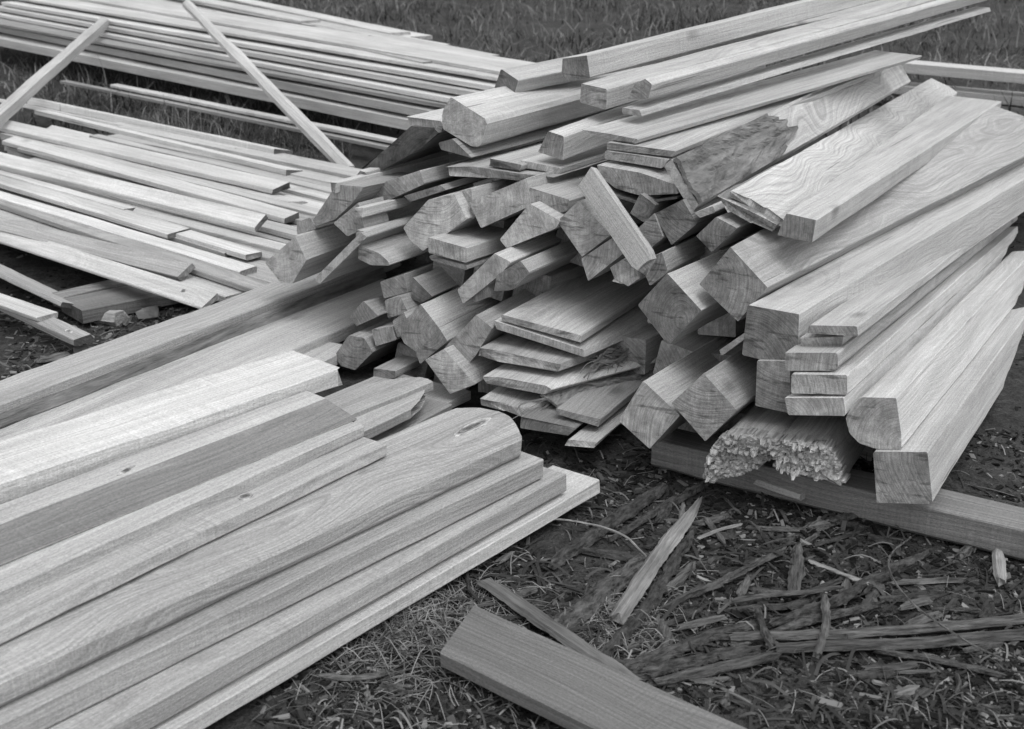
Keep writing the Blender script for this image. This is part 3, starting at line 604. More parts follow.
cb('broad plank with a thick grained end, lowest at the right side of the left pile', [(244.2,280.5),(260,275.2),(261.5,280),(245,287)], (24.7,199), .10, 'fresh', name='plank', cat='plank')
cb('broad plank with a slanting pale end lying over the grained one', [(177.9,277),(192.1,262.9),(196,267.5),(180.3,281)], (24.7,236.8), .14, 'fresh', name='plank', cat='plank')
cb('board with a blunt end peeping out under the slanting plank', [(217.3,286.5),(229.2,281.8),(234.7,286),(217.8,292)], (100,250), .09, 'fresh')
C15 = cb('front edge plank of the left pile, with a knot near its tip', [(201.6,307.3),(217.3,293.1),(219.7,298.4),(202.3,310.5)], (24.7,249.4), .11, 'pale', name='plank', cat='plank')
knot(A5[0], (472,426), .2385, .085, .020, ang=.1, mat=SCAR)
knot(A4[0], (245,497), .2722, .020, .017); knot(A2[0], (126,471), .3352, .028, .006, ang=.2)
knot(C15[0], (184,296), .1102, .014, .008)
# the layer below: wide boards side by side
q0 = on_z((196,309), .085); dl = (on_z((24.7,251), .085)-q0).normalized(); nl = Vector((-dl.y, dl.x, 0)); nl = nl if nl.y > 0 else -nl
for k in range(9):
    zz = .118+(.010 if k % 2 else 0)+.003*k; P_ = q0+nl*(.10+.198*k)-dl*(.10+rnd.uniform(-.08,.08)-.03*k); P_.z = zz
    board('sawn_board', 'wide board of the lower layer showing between the top boards of the left pile', 'board', [proj(P_)], ('lv', proj(P_+dl*2)), ('z', zz), length=2.8, mat='fresh', rect=(.19,.03), group='lower layer of the left middle pile')
for k in range(16):
    s_ = .16+.108*k+rnd.uniform(-.03, .03); e_ = rnd.uniform(-.30, .25)-.02*k; zz = .147+.010*(k % 3)
    P_ = q0+nl*s_-dl*e_; P_.z = zz; aim = dl+nl*rnd.uniform(-.035, .035)
    board('sawn_board', 'narrow board lying in among the others of the left pile, its end between theirs', 'board', [proj(P_)], ('lv', proj(P_+aim*2)), ('z', zz), length=2.8, mat=rnd.choice(('pale', 'fresh', 'fresh', 'mid')), end=rnd.choice(('grey', 'fresh', 'dull')), rect=(rnd.uniform(.06, .11), .024), jag=.004, group='narrow boards of the left middle pile')
# boards below, left edge of the picture
cb('low board with a ragged black end in the shade below the left pile', [(62,302),(93,307),(90,312),(60,307)], (24,284), .07, 'fresh', end='grey', length=1.2)
cb('short low board with a clean pale end at the left edge', [(36.6,317.8),(57.9,312.3),(57.9,318),(37.4,322)], (20,312), .08, 'fresh', length=1.0)
D3 = cb('grey knotted board lying lowest at the left edge, with a dark end', [(73.6,340),(91,334.2),(95,341),(74.4,346)], (24,317), .06, 'mid', end='grey', length=1.2)
board('support_timber', 'pale support timber half hidden under the front plank of the left pile', 'timber', [(62,297)], ('zz',(122,283),.05), ('z', .05), length=1.1, mat='dull', rect=(.08,.05))
board('support_timber', 'dark support timber under the front plank, right behind the pale one', 'timber', [(82,311)], ('zz',(150,297),.05), ('z', .05), length=1.1, mat='grey', rect=(.2,.05))
knot(D3[0], (69,332), .0605, .02, .012)
# ================================================================== tall flat pile at the back left
TP = 'long boards of the back left pile'
def tp(label, p, far, r, w, t, mat='fresh', length=7.0, **kw):
    return board('sawn_board', label, 'board', [p], ('lv', far), ('t', r), length=length, mat=mat, group=TP, rect=(w, max(.020, t-.020)), seg=.4, **kw)
tp('lowest thin board of the back left pile, almost in the grass', (402,150), (170,103), -.22, .06, .03, 'mid', stop=(60,80))
tp('second thin board of the back left pile, above the grass one', (398,141.5), (170,96.3), -.18, .06, .03, 'fresh', stop=(110,83.5))
tp('thick bottom board of the back left pile, above the dark gap', (432,124.5), (170,72.5), .0, .3, .085, 'fresh')
tp('second board up on the camera side of the back left pile', (440,113), (170,60), .02, .3, .07, 'fresh')
tp('rough dark edged board of the back left pile, third up', (450,106), (170,55), .06, .3, .035, 'dull')
tp('bright board fourth up in the back left pile, above the rough dark edge', (470,102), (170,46), .08, .3, .05, 'pale')
tp('bright board fifth up in the back left pile', (490,95), (170,38), .12, .3, .05, 'pale')
tp('bright board sixth up in the back left pile', (505,88.5), (170,31), .16, .3, .048, 'pale')
tp('board seventh up in the back left pile, running right behind the top tier', (512,80), (170,23), .22, .3, .04, 'fresh')
tp('eighth board of the back left pile, just under the loose top planks', (512,73.5), (170,14), .30, .4, .035, 'fresh')
tp('loose top plank of the back left pile with a square sawn tip, nearer one', (423,62), (330,41.8), .34, .16, .03, 'fresh')
tp('loose top plank of the back left pile with a square sawn tip, farther right one', (450,61), (330,36), .62, .14, .03, 'fresh')
for k, (x_, y_, fy, r_, m_) in enumerate(((520,72,27,.60,'pale'),(500,64,22,.85,'fresh'),(478,57,24,.98,'pale'),(380,47,28,.86,'fresh'),(350,37,20,1.02,'mid'),(430,46,17,1.25,'pale'),(300,21,-8,1.15,'fresh'),(390,33,4,1.45,'fresh'))):
    tp(['board on the back left pile whose tip goes behind the top tier', 'board on top of the back left pile ending beside the top tier', 'thin pale board right behind the farther loose plank', 'loose board lying behind the nearer loose plank', 'dull loose board on top of the back left pile near the upper edge', 'pale board crossing behind both loose planks', 'board at the rear of the back left pile by the pole top', 'rearmost board of the back left pile'][k], (x_, y_), (x_-170, y_-170*(.175+.012*(k % 4))), r_, .17, .03, m_)
tp('short white board end shining behind the back left pile, at the upper picture edge', (410,37), (330,21), 1.9, .2, .05, 'pale', stop=(352,25))
# horizontal boards at the far right
fr_ = 'boards at the far right behind the pile'
board('sawn_board', 'pale thick board lying across behind the pile at the far right', 'board', [(870,60)], ('zz',(1005,72),.30), ('z',.30), length=2.2, mat='pale', rect=(.20,.07), group=fr_, seg=.4)
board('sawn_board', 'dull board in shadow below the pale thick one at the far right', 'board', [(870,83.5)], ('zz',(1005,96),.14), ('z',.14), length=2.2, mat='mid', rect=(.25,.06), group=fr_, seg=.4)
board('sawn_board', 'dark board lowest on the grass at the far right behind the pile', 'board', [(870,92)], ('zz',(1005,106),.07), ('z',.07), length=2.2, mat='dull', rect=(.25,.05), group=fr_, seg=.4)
# leaning poles
def pole(name, label, A, B, ra_, rb_, mat, flat=.7, n=10, kn=.12):
    d = B-A; ln = d.length; me = bpy.data.meshes.new(name); bm = bmesh.new(); rings = []; ns = 26; sd = rnd.random()*90
    for j in range(ns+1):
        t = j/ns; r = ra_*(1-t)+rb_*t
        r *= 1+kn*mnoise.noise(Vector((t*9+sd, 0, 0)))
        cy = .012*mnoise.noise(Vector((t*3+sd, 5, 0))); cz = .012*mnoise.noise(Vector((t*3+sd, 9, 0)))
        rings.append([bm.verts.new((ln*t, cy+r*math.cos(a)*(1+.08*mnoise.noise(Vector((t*4, a, sd)))), cz+r*flat*math.sin(a))) for a in [2*math.pi*i/n for i in range(n)]])
    for j in range(ns):
        for i in range(n): bm.faces.new((rings[j][i], rings[j][(i+1) % n], rings[j+1][(i+1) % n], rings[j+1][i]))
    bm.faces.new(rings[0][::-1]); bm.faces.new(rings[-1]); bmesh.ops.recalc_face_normals(bm, faces=bm.faces)
    for f in bm.faces: f.smooth = len(f.verts) == 4 and n > 6
    bm.to_mesh(me); bm.free(); o = link(name, me, [mat]); d.normalize()
    up = (CAMP-A).normalized(); up = (up-d*up.dot(d)).normalized(); side = up.cross(d)
    o.matrix_world = Matrix(((d.x, side.x, up.x, A.x), (d.y, side.y, up.y, A.y), (d.z, side.z, up.z, A.z), (0, 0, 0, 1)))
    return o
A = on_z((349, 171), .10); Bp = on_plane((243, 62), TQ-TN*.06, TN)
d = (Bp-A).normalized()
tag(pole('leaning_pole', '', A, A+d*((Bp-A).length*1.75), 0.040, .034, M['fresh'], .6, n=6, kn=.3), 'peeled knotty pole leaning on the back left pile, its foot by the big pile', 'pole', 'leaning poles')
A = on_plane((84, 41), TQ-TN*.02, TN); Bp = on_z((24, 94), .30); d = (Bp-A).normalized()
tag(pole('leaning_pole', '', A-d*.9, A+d*((Bp-A).length*1.5), .046, .046, M['fresh'], .8, n=4, kn=.12), 'squared pole slanting across the upper left corner of the picture', 'pole', 'leaning poles')
# ================================================================== ground
import numpy as np
def hgt(x, y):
    near = max(0, 1-max(0, abs(x)-4)/6)*max(0, 1-max(0, y-6)/6)
    h = mnoise.noise(Vector((x*1.3, y*1.3, 2)))*.02+mnoise.noise(Vector((x*5, y*5, 7)))*.012+mnoise.noise(Vector((x*17, y*17, 1)))*.007
    return h*near-.02+mnoise.noise(Vector((x*.25, y*.25, 4)))*.06*(1-near)
def axis(a0, a1, fine, lo, hi):
    xs = list(np.arange(a0, a1, fine)); s = fine; x = a1
    while x < hi: xs.append(x); s *= 1.25; x += s
    xs.append(hi); s = fine; x = a0-fine; pre = []
    while x > lo: pre.append(x); s *= 1.25; x -= s
    pre.append(lo); return pre[::-1]+xs
gx = axis(-3, 3, .03, -120, 120); gy = axis(2, 7, .03, -40, 160)
vs = [(x, y, hgt(x, y)) for y in gy for x in gx]; W = len(gx)
fs = [(j*W+i, j*W+i+1, (j+1)*W+i+1, (j+1)*W+i) for j in range(len(gy)-1) for i in range(W-1)]
me = bpy.data.meshes.new('ground'); me.from_pydata(vs, [], fs)
for p in me.polygons: p.use_smooth = True
gm = bpy.data.materials.new('dark_soil'); gm.use_nodes = True; nt = gm.node_tree; nt.nodes.clear()
out = N(nt, 'ShaderNodeOutputMaterial'); bs = N(nt, 'ShaderNodeBsdfPrincipled'); L(nt, bs.outputs[0], out.inputs[0]); bs.inputs['Roughness'].default_value = .95; bs.inputs['Specular IOR Level'].default_value = .1
tc = N(nt, 'ShaderNodeTexCoord'); v = tc.outputs['Object']
a = noise_n(nt, v, 2.2, 5, .65); b = noise_n(nt, v, 28, 4, .7); c_ = noise_n(nt, v, 120, 3, .7)
val = math_n(nt, 'MULTIPLY', ramp(nt, a, .3, .7, .6, 1.3), math_n(nt, 'MULTIPLY', ramp(nt, b, .3, .7, .55, 1.5), ramp(nt, c_, .3, .7, .6, 1.4)))
val = math_n(nt, 'MULTIPLY', val, .043)
cc = N(nt, 'ShaderNodeCombineColor')
for i in range(3): L(nt, val, cc.inputs[i])
L(nt, cc.outputs[0], bs.inputs['Base Color'])
bp = N(nt, 'ShaderNodeBump'); bp.inputs['Strength'].default_value = .9; bp.inputs['Distance'].default_value = .02; L(nt, math_n(nt, 'ADD', b, math_n(nt, 'MULTIPLY', c_, .5)), bp.inputs['Height']); L(nt, bp.outputs[0], bs.inputs['Normal'])
tag(link('ground', me, [gm]), kind='structure')
# ------------------------------------------------------------------ litter and grass (uncountable)
def plain(name, base, var=.5):
    m = bpy.data.materials.new(name); m.use_nodes = True; nt = m.node_tree; bs = nt.nodes['Principled BSDF']; bs.inputs['Roughness'].default_value = .85; bs.inputs['Specular IOR Level'].default_value = .2
    at = N(nt, 'ShaderNodeAttribute'); at.attribute_name = 'shade'
    val = math_n(nt, 'MULTIPLY', ramp(nt, at.outputs['Fac'], 0, 1, 1-var, 1+var), base)
    cc = N(nt, 'ShaderNodeCombineColor')
    for i in range(3): L(nt, val, cc.inputs[i])
    L(nt, cc.outputs[0], bs.inputs['Base Color']); return m
class Heap:
    def __init__(s): s.v = []; s.f = []; s.a = []
    def tri(s, pts, faces, sh):
        o = len(s.v); s.v += [tuple(p) for p in pts]; s.f += [tuple(o+i for i in f) for f in faces]; s.a += [sh]*len(faces)
    def build(s, name, mat):
        me = bpy.data.meshes.new(name); me.from_pydata(s.v, [], s.f); at = me.attributes.new('shade', 'FLOAT', 'FACE'); at.data.foreach_set('value', s.a)
        return tag(link(name, me, [mat]), kind='stuff')
g2 = random.Random(11)
def blade(h, x, y, hgt_, w, lean_, sh, z0=None):
    a = g2.uniform(0, 6.283); dx, dy = math.cos(a), math.sin(a); b = g2.uniform(0, 6.283); sx, sy = math.cos(b)*w, math.sin(b)*w
    z = (hgt(x, y) if z0 is None else z0)-.005; P = []
    for t, k in ((0, 1), (.5, .75), (1, .1)):
        q = lean_*t*t*hgt_; zz = z+hgt_*t*(1-.35*lean_*t)
        P += [(x+dx*q-sx*k, y+dy*q-sy*k, zz), (x+dx*q+sx*k, y+dy*q+sy*k, zz)]
    h.tri(P, ((0, 1, 3, 2), (2, 3, 5, 4)), sh)
H = Heap()
for k in range(46000):                       # meadow behind everything
    x = g2.uniform(-11, 13); y = g2.uniform(7.6, 20); 
    if abs(x-.5) > 1+y*.6 or (y < 8.6 and -4 < x < 3): continue
    c1 = mnoise.noise(Vector((x*.9, y*.9, 3)))
    if g2.random() > .55+c1: continue
    blade(H, x, y, g2.uniform(.04, .18)*(1+1.4*c1), .007, g2.uniform(.1, 1.6), min(1, max(0, g2.random()**1.4*(.9+1.2*mnoise.noise(Vector((x*.6, y*.6, 9)))))))
for k in range(9000):                        # between the two left piles
    p = (g2.uniform(10, 350), g2.uniform(60, 178)); line = 92+.205*(p[0]-25)
    if p[1] > line+6: continue
    q = on_z(p, 0); c1 = mnoise.noise(Vector((q.x*2, q.y*2, 3)))
    if g2.random() > .75+c1: continue
    blade(H, q.x, q.y, g2.uniform(.04, .15), .0028, g2.uniform(.2, 1.6), g2.random()**1.6)
for k in range(1500):
    x = g2.uniform(-9, 11); y = g2.uniform(8.5, 17); blade(H, x, y, g2.uniform(.15, .38), .005, g2.uniform(.1, 1.4), g2.uniform(.6, 1))
for k in range(160):
    p = (g2.uniform(150, 250), g2.uniform(112, 140)); q = on_z(p, 0); blade(H, q.x, q.y, g2.uniform(.12, .26), .0024, g2.uniform(.2, 1.2), .8+.2*g2.random())
H.build('grass', plain('dry_grass', .11, .9))
H = Heap()
def straw(h, p, ln, w, sh):
    q = on_z(p, 0); a = g2.uniform(0, 6.283); z = hgt(q.x, q.y)+.004; pts = []; bend = g2.gauss(0, .35); lift = g2.uniform(0, .03)*g2.random()
    x, y = q.x, q.y; n = 4
    for i in range(n+1):
        t = i/n; nx, ny = -math.sin(a)*w, math.cos(a)*w; zz = max(z, hgt(x, y)+.003)+lift*math.sin(t*3.1)
        pts += [(x-nx, y-ny, zz), (x+nx, y+ny, zz+w*.5)]; x += math.cos(a)*ln/n; y += math.sin(a)*ln/n; a += bend/n
    h.tri(pts, [(2*i, 2*i+1, 2*i+3, 2*i+2) for i in range(n)], sh)
for k in range(1500):
    p = (g2.gauss(400, 60), g2.gauss(610, 40)); straw(H, p, g2.uniform(.03, .13), .0009, g2.random())
for k in range(420):
    p = (g2.gauss(622, 28), g2.gauss(620, 20)); straw(H, p, g2.uniform(.03, .10), .0009, g2.random())
for k in range(1500):
    p = (g2.uniform(300, 1040), g2.uniform(440, 740)); straw(H, p, g2.uniform(.02, .09), g2.choice((.0008,.0008,.0012,.002)), g2.random()**3*.9)
for k in range(500):
    p = (g2.uniform(300, 1040), g2.uniform(450, 740)); straw(H, p, g2.uniform(.04, .15), g2.uniform(.0015, .0045), g2.random()**5*.35)
for k in range(300):
    p = (g2.uniform(20, 190), g2.uniform(300, 380)); straw(H, p, g2.uniform(.03, .1), .0012, g2.random()*.7)
H.build('straw_litter', plain('straw', .13, .8))
H = Heap()
def chip(h, x, y, l, w, t, sh, lift=0):
    a = g2.uniform(0, 6.283); R = Matrix.Rotation(a, 3, 'Z') @ Matrix.Rotation(g2.gauss(0, .25), 3, 'Y') @ Matrix.Rotation(g2.gauss(0, .3), 3, 'X'); c = Vector((x, y, hgt(x, y)+t*.5+lift))
    k = [g2.uniform(.6, 1) for _ in range(4)]
    P = [(-l*k[0], -w*k[1], -t), (l*k[1], -w*k[2], -t), (l*k[2], w*k[3], -t), (-l*k[3], w*k[0], -t)]; P = P+[(p[0]*.94, p[1]*.9, t) for p in P]
    h.tri([c+R @ Vector(p) for p in P], ((4, 5, 6, 7), (0, 1, 5, 4), (1, 2, 6, 5), (2, 3, 7, 6), (3, 0, 4, 7)), sh)
for k in range(24000):
    p = (g2.uniform(260, 1060), g2.uniform(425, 760)); q = on_z(p, 0); s = g2.random()**2.2
    c1 = mnoise.noise(Vector((q.x*3, q.y*3, 1)))
    if g2.random() > .7+c1: continue
    chip(H, q.x, q.y, .004+.034*s*g2.random(), .0015+.007*g2.random()*(.3+s), .001+.002*s, g2.random()**6)
for k in range(900):
    p = (g2.uniform(0, 200), g2.uniform(290, 390)); q = on_z(p, 0); chip(H, q.x, q.y, .006+.03*g2.random()**2, .003+.006*g2.random(), .002, g2.random()**2.5)
for k in range(9000):
    x, y = g2.uniform(-3.5, 4.5), g2.uniform(.6, 7.5)
    if g2.random() > .6+mnoise.noise(Vector((x*2, y*2, 1))): continue
    chip(H, x, y, .005+.03*g2.random()**3, .002+.006*g2.random(), .002, g2.random()**5)
H.build('wood_chip_litter', plain('wood_chips', .11, .95))
# ------------------------------------------------------------------ bigger pieces, each its own
DB = 'bark and wood scraps on the ground'
def strip(name, label, cat, pts, wpx, t, mat, z=.012, taper=(.7, .5), ragged=.3, curl=.0):
    """a flat bark or wood piece lying along pts (picture points on the ground), width in picture points"""
    Q = [on_z(p, 0) for p in pts]; Q = [Vector((q.x, q.y, 0)) for q in Q]
    out = []                                   # resample
    for i in range(len(Q)-1):
        p0 = Q[max(i-1, 0)]; p1 = Q[i]; p2 = Q[i+1]; p3 = Q[min(i+2, len(Q)-1)]
        m_ = max(6, int((p2-p1).length/.012))
        for j in range(m_):
            s_ = j/m_
            out.append(.5*((2*p1)+(p2-p0)*s_+(2*p0-5*p1+4*p2-p3)*s_*s_+(3*p1-p0-3*p2+p3)*s_**3))
    out.append(Q[-1]); n = len(out); w = wpx*(Q[0]-CAMP).length/F/2
    ln = sum((out[i+1]-out[i]).length for i in range(n-1)); o0 = out[0]; ax = (out[-1]-out[0]).normalized(); sd0 = Vector((-ax.y, ax.x, 0))
    bm = bmesh.new(); rings = []; sd = rnd.random()*90
    zc = max(hgt(q.x, q.y) for q in out)
    for i, q in enumerate(out):
        u = i/(n-1); dd = (out[min(i+1, n-1)]-out[max(i-1, 0)]).normalized(); s = Vector((-dd.y, dd.x, 0))
        k = 1.0
        e_ = rnd.uniform(.6, 1) if i in (0, n-1) else 1
        if u < .25: k = taper[0]+(1-taper[0])*u/.25
        if u > .75: k = taper[1]+(1-taper[1])*(1-u)/.25
        zb = .6*zc+.4*hgt(q.x, q.y)+z*.75; row = []
        for a, b in ((-1, 0), (-.55, 1), (0, 1.15), (.55, 1), (1, 0), (.5, -.7), (-.5, -.7)):
            ww = w*k*(1+ragged*1.3*mnoise.noise(Vector((u*ln*14+sd, a*3, 1)))+ragged*mnoise.noise(Vector((u*ln*70+sd, a*5, 4)))+ragged*.6*mnoise.noise(Vector((u*ln*150+sd, a*9, 2))))
            cen = s*(w*ragged*.6*mnoise.noise(Vector((u*ln*9+sd, 3, 7))))
            zz = zb+t*b*.5*(1+1.2*ragged*mnoise.noise(Vector((u*ln*40, a*6, sd))))+curl*w*a*a
            P3 = q+s*a*ww+cen+Vector((0, 0, zz))
            v = P3-Vector((o0.x, o0.y, zc)); ex = rnd.uniform(-1, 1)*min(.022, w*1.3) if i in (0, n-1) else 0; row.append(bm.verts.new((v.dot(ax)+ex, v.dot(sd0), v.z)))
        rings.append(row)
    K = 7
    for j in range(n-1):
        for i in range(K): bm.faces.new((rings[j][i], rings[j][(i+1) % K], rings[j+1][(i+1) % K], rings[j+1][i]))
    bm.faces.new(rings[0][::-1]); bm.faces.new(rings[-1]); bmesh.ops.recalc_face_normals(bm, faces=bm.faces)
    me = bpy.data.meshes.new(name); bm.to_mesh(me); bm.free(); o = link(name, me, [mat])
    o.matrix_world = Matrix(((ax.x, sd0.x, 0, o0.x), (ax.y, sd0.y, 0, o0.y), (0, 0, 1, zc), (0, 0, 0, 1)))
    return tag(o, label, cat, DB)
board('grey_plank', 'short wide grey plank end lying at the bottom centre of the picture, nearest the camera', 'plank', [(474.4,604.4)], ('zz', (664, 690), .05), ('z', .05), length=1.0, mat='grey', end='grey', rect=(-.001, .03)) if False else None
Pq = on_z((474.4,604.4), .055); Pl = on_z((440.4,651.8), .05); Pe = on_z((664,690), .055)
d = (Pe-Pq).normalized(); sv = (Pl-Pq)
def slab3(name, label, cat, P, d, sv, ln, t, mat, end, group=None):
    up = d.cross(sv).normalized(); up = up if up.z > 0 else -up
    side = up.cross(d); me = bpy.data.meshes.new(name); bm = bmesh.new(); ns = 10; rings = []
    sx, sy = sv.dot(d), sv.dot(side)
    for j in range(ns+1):
        x = ln*j/ns; r = []
        for u, z in ((0, -.003), (.02, 0), (.98, 0), (1, -.003), (1, -t), (0, -t)):
            r.append(bm.verts.new((x+sx*u*(1-j/ns), sy*u+rnd.uniform(-.0012, .0012), z+rnd.uniform(-.0006, .0006))))
        rings.append(r)
    for j in range(ns):
        for i in range(6): bm.faces.new((rings[j][i], rings[j][(i+1) % 6], rings[j+1][(i+1) % 6], rings[j+1][i]))
    f1 = bm.faces.new(rings[0][::-1]); f2 = bm.faces.new(rings[-1]); f1.material_index = f2.material_index = 1
    bmesh.ops.recalc_face_normals(bm, faces=bm.faces); bm.to_mesh(me); bm.free(); o = link(name, me, [M[mat], E[end]])
    o.matrix_world = Matrix(((d.x, side.x, up.x, P.x), (d.y, side.y, up.y, P.y), (d.z, side.z, up.z, P.z), (0, 0, 0, 1)))
    return tag(o, label, cat, group)
slab3('grey_plank', 'short wide grey plank end at the bottom centre, nearest the camera', 'plank', Pq, d, sv, 1.0, .035, 'grey', 'grey')
strip('lath', 'narrow grey lath lying along the back edge of the wide grey plank', 'lath', [(484,585),(530,615),(580,650),(640,688)], 20, .02, DEBM, .03, (.7,.9), .12)
strip('split_slab', 'long pale split of wood with a pointed tip, brightest scrap on the dark ground', 'wood split', [(699,504),(672,540),(645,577),(617,621)], 17, .022, DEBL, .03, (.25,.9), .12)
strip('bark_strip', 'dark bark strip lying close along the right side of the pale split', 'bark', [(694,528),(665,573),(640,612),(598,657)], 14, .02, DEBD, .014, (.4,.8), 0.42)
strip('bark_pole', 'dark round bark pole pointing from the pile foot to the foreground boards', 'bark', [(664,484),(610,520),(549,563)], 17, .03, DEBD, .012, (.7,.7), 0.26)
strip('bark_strip', 'thinner dark bark strip just right of the bark pole', 'bark', [(672,497),(640,517),(612,535)], 10, .014, DEBD, .008, (.5,.5), 0.42)
strip('bark_piece', 'wide dark bark slab half sunk in litter, left of the pale split', 'bark', [(648,553),(600,590),(553,628)], 27, .03, DEBD, .006, (.8,.7), 0.31)
strip('bark_piece', 'short flat bark slab in the litter near the tip of the narrow lath', 'bark', [(536,583),(505,600)], 13, .012, DEBD, .006, (.8,.7), 0.34)
strip('curved_twig', 'thin curved pale twig arching over the bark pole', 'twig', [(551,524),(580,527),(605,533),(628,544),(646,561)], 2.2, .005, DEBL, .045, (.6,.5), .1)
strip('branch', 'gnarled branch with a thin left tail, middle of the litter', 'branch', [(784,548),(752,563),(724,577),(692,590),(662,607)], 9, .014, DEB, .018, (.8,.3), 0.68)
strip('bark_piece', 'upright looking flat bark piece right of the gnarled branch', 'bark', [(798,546),(795,589)], 13, .012, DEB, .02, (.8,.9), 0.34)
strip('curved_twig', 'pale curved twig above the bundle of grey boards', 'twig', [(733,603),(770,594),(806,591),(840,586)], 7, .010, DEB, .03, (.4,.6), .2)
strip('twig', 'short knobbly twig slanting above the pale curved twig', 'twig', [(810,559),(835,568),(868,582)], 6, .008, DEBL, .025, (.7,.8), 0.51)
strip('bark_chip', 'small leaf shaped bark chip under the knobbly twig', 'bark', [(848,576),(844,597)], 11, .008, DEB, .02, (.6,.6), 0.34)
strip('bark_strip', 'curved dark bark strip lying across the grey boards', 'bark', [(824,599),(826,628),(816,662)], 8, .010, DEB, .05, (.7,.8), 0.34)
strip('bark_strip', 'dark curled bark strip lying across the left ends of the grey boards', 'bark', [(757,612),(764,634),(772,650)], 8, .010, DEBD, .045, (.7,.6), 0.51)
strip('grey_board', 'upper of the two long grey boards at the lower right', 'board', [(731,634),(820,632),(910,626),(1040,616)], 13, .022, DEB, .022, (.7,1), .12)
strip('grey_board', 'lower of the two long grey boards at the lower right, cracked along its length', 'board', [(772,645),(860,641),(950,637),(1040,630)], 17, .022, DEB, .018, (.7,1), .12)
strip('branch', 'dark branch running up to the right behind the grey boards', 'branch', [(768,622),(830,600),(880,572),(930,551)], 13, .02, DEBD, .02, (.6,.4), 0.42)
strip('branch', 'thin dark branch lying along behind the upper grey board', 'branch', [(765,631),(820,612),(880,600)], 11, .02, DEBD, .015, (.6,.4), 0.42)
strip('bark_log', 'bright edged dark bark strip, uppermost of the bark bundle left of the grey boards', 'bark', [(628,663),(690,640),(730,626),(760,624)], 14, .024, DEBD, .015, (.5,.7), 0.37)
strip('bark_log', 'middle bark strip of the bundle left of the grey boards', 'bark', [(637,672),(700,656),(762,645)], 16, .024, DEBD, .012, (.6,.5), 0.37)
strip('bark_log', 'lowest bark strip of the bundle with a grey broken end', 'bark', [(654,680),(715,667),(775,653)], 13, .022, DEB, .018, (.5,1), 0.31)
strip('bark_strip', 'thin bark strip squeezed into the back of the bundle', 'bark', [(680,638),(735,632)], 9, .014, DEBD, .02, (.5,.5), 0.42)
strip('bark_piece', 'flat bark piece with square ends left of the bark bundle', 'bark', [(680,622),(722,613)], 11, .010, DEB, .014, (.9,.8), 0.34)
strip('long_twig', 'long thin bent twig crossing the lower right corner', 'twig', [(910,543),(888,566),(903,599),(954,640),(1003,667)], 2.0, .005, DEB, .05, (.7,.5), .1)
strip('bark_strip', 'long thin bark strip in the lower right corner', 'bark', [(880,646),(940,655),(1003,671)], 9, .012, DEBD, .015, (.4,.8), 0.42)
strip('bark_strip', 'grey bark strip at the bottom edge, lower right', 'bark', [(866,664),(918,660)], 8, .012, DEB, .015, (.7,.7), 0.51)
strip('wood_scrap', 'pale scrap sticking out under the right end of the cross beam', 'wood scrap', [(998,552),(1001,580)], 12, .02, DEBL, .02, (.8,.7), .15)
strip('wood_chip', 'flat grey chip lying on the long bent twig', 'wood chip', [(905,602),(930,596)], 13, .012, DEB, .02, (.7,.6), .3)
strip('wood_chip', 'grey chip beneath the flat chip by the long bent twig', 'wood chip', [(912,614),(938,606)], 13, .012, DEB, .012, (.7,.6), .3)
strip('wood_chip', 'rounded chip at the bottom edge in the lower right', 'wood chip', [(900,688),(914,684)], 12, .016, DEB, .012, (.7,.7), .3)
strip('wood_chip', 'squarish chip at the bottom edge beside the rounded one', 'wood chip', [(918,689),(928,683)], 11, .014, DEB, .012, (.7,.7), .3)
strip('twig', 'thin upright splinter left of the bark piece', 'twig', [(684,500),(681,520)], 6, .008, DEB, .012, (.8,.8), 0.34)
strip('twig', 'short brown twig right of the pale split tip', 'twig', [(707,515),(725,541)], 7, .008, DEB, .015, (.7,.4), 0.42)
strip('twig', 'pale twig with a forked look right of the pale split', 'twig', [(697,538),(718,529),(741,524)], 5, .008, DEBL, .02, (.7,.5), 0.42)
strip('bark_piece', 'narrow bark piece under the gnarled branch', 'bark', [(748,572),(740,590)], 9, .010, DEB, .01, (.8,.5), 0.34)
strip('wood_scrap', 'torn wood strip with a split tip at the bottom edge beside the foreground boards', 'wood scrap', [(322,677),(355,679),(388,672)], 8, .012, DEB, .016, (.5,.4), .3)
strip('bark_piece', 'dark bark flake next to the torn wood strip', 'bark', [(385,683),(405,688)], 14, .012, DEBD, .012, (.7,.7), 0.51)
strip('wood_chip', 'short scrap under the edge of the lowest foreground board', 'wood scrap', [(497,560),(512,550)], 9, .010, DEB, .01, (.8,.6), .25)
strip('twig', 'dark root like twig bent near the straw', 'twig', [(466,571),(470,590),(480,604)], 4, .006, DEBD, .02, (.7,.5), 0.51)
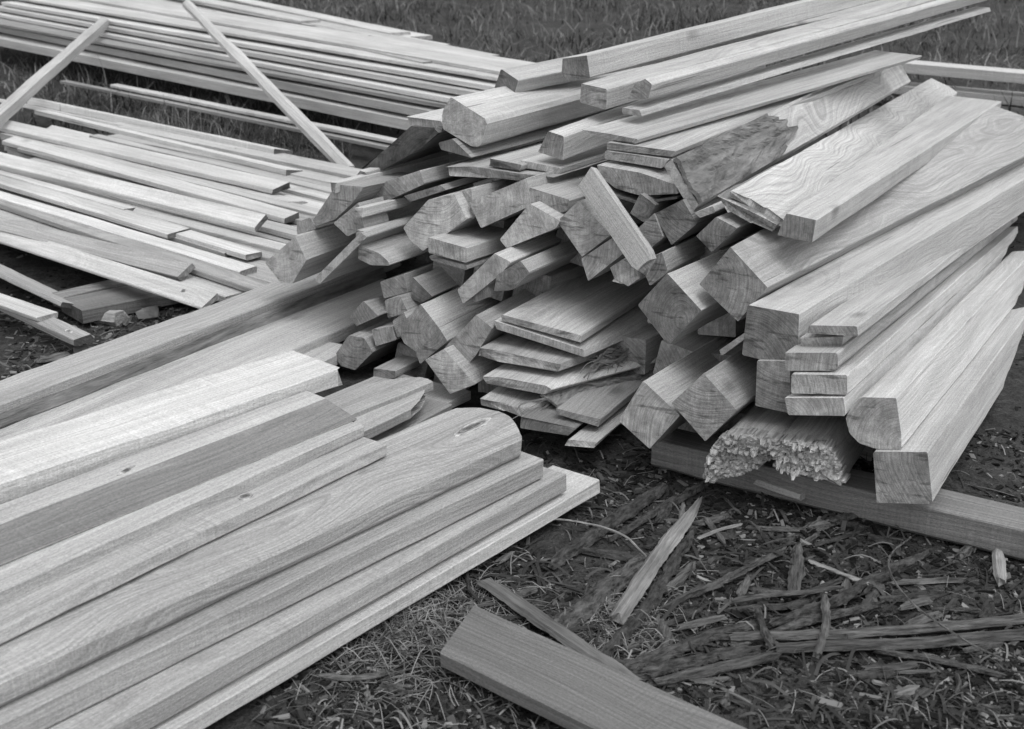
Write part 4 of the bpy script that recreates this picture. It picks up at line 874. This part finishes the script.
for lab, px, w, t, m in (('small cut log piece lying on the soil below the left pile', [(99,317),(121,319)], 17, .06, DEBL),
                         ('little stake leaning in the soil beside the cut log piece', [(124,322),(139,300)], 6, .012, DEB),
                         ('broad low lump of earth covered stone below the left pile', [(140,316),(160,313)], 20, .05, STONE),
                         ('grey stone under the tip of the knotted board', [(74,352),(88,350)], 13, .04, STONE),
                         ('flat wood scrap at the left edge beside the barky slab', [(38,358),(68,352)], 13, .02, DEB)):
    strip('log_piece' if 'log' in lab else ('stake' if 'stake' in lab else ('stone' if 'stone' in lab else 'wood_scrap')), lab, 'log' if 'log piece' in lab and 'small' in lab else ('stake' if 'stake' in lab else ('stone' if 'stone' in lab else 'wood scrap')), px, w, t, m, t*.4, (.85,.85), .2)

g3 = random.Random(5)
for k in range(60):
    x_, y_ = g3.uniform(560, 1020), g3.uniform(515, 722); a_ = g3.gauss(-.35, .7); n_ = g3.choice((20, 35, 50, 90))*g3.uniform(.7, 1.2)
    q_ = [(x_+n_*t*math.cos(a_+t*g3.uniform(-.3, .3)), y_+n_*.5*t*math.sin(a_)) for t in (0, .5, 1)]
    o = strip('bark_piece', 'dark bark scrap lying loose among the chips at the lower right', 'bark', q_, g3.uniform(5, 15), g3.uniform(.008, .022), g3.choice((DEBD, DEBD, DEB)), .006, (.6, .6), .5)
    o['group'] = 'loose bark scraps'
# ================================================================== light: bright overcast
w = bpy.data.worlds.new('World'); SC.world = w; w.use_nodes = True; nt = w.node_tree
sky = N(nt, 'ShaderNodeTexSky'); sky.sky_type = 'NISHITA'; sky.sun_disc = False
EL, AZ = math.radians(68), math.radians(140)          # azimuth clockwise from the view direction
sky.sun_elevation = EL; sky.sun_rotation = AZ; sky.air_density = 1.0; sky.dust_density = 2.0; sky.air_density = 1.6
bw = N(nt, 'ShaderNodeRGBToBW'); L(nt, sky.outputs[0], bw.inputs[0])
L(nt, bw.outputs[0], nt.nodes['Background'].inputs[0]); nt.nodes['Background'].inputs[1].default_value = 0.15
sd_ = bpy.data.lights.new('sun', 'SUN'); sun = bpy.data.objects.new('sun', sd_); COL.objects.link(sun)
sd_.energy = 0.5; sd_.angle = math.radians(45)
dv = Vector((math.sin(AZ)*math.cos(EL), math.cos(AZ)*math.cos(EL), math.sin(EL)))
sun.rotation_euler = dv.to_track_quat('Z', 'Y').to_euler(); sun.location = dv*20
SC.view_settings.view_transform = 'Standard'; SC.view_settings.look = 'None'; SC.view_settings.gamma = 1; SC.view_settings.exposure = 1.1
SC.render.film_transparent = False
SC.cycles.max_bounces = 8; SC.cycles.diffuse_bounces = 6
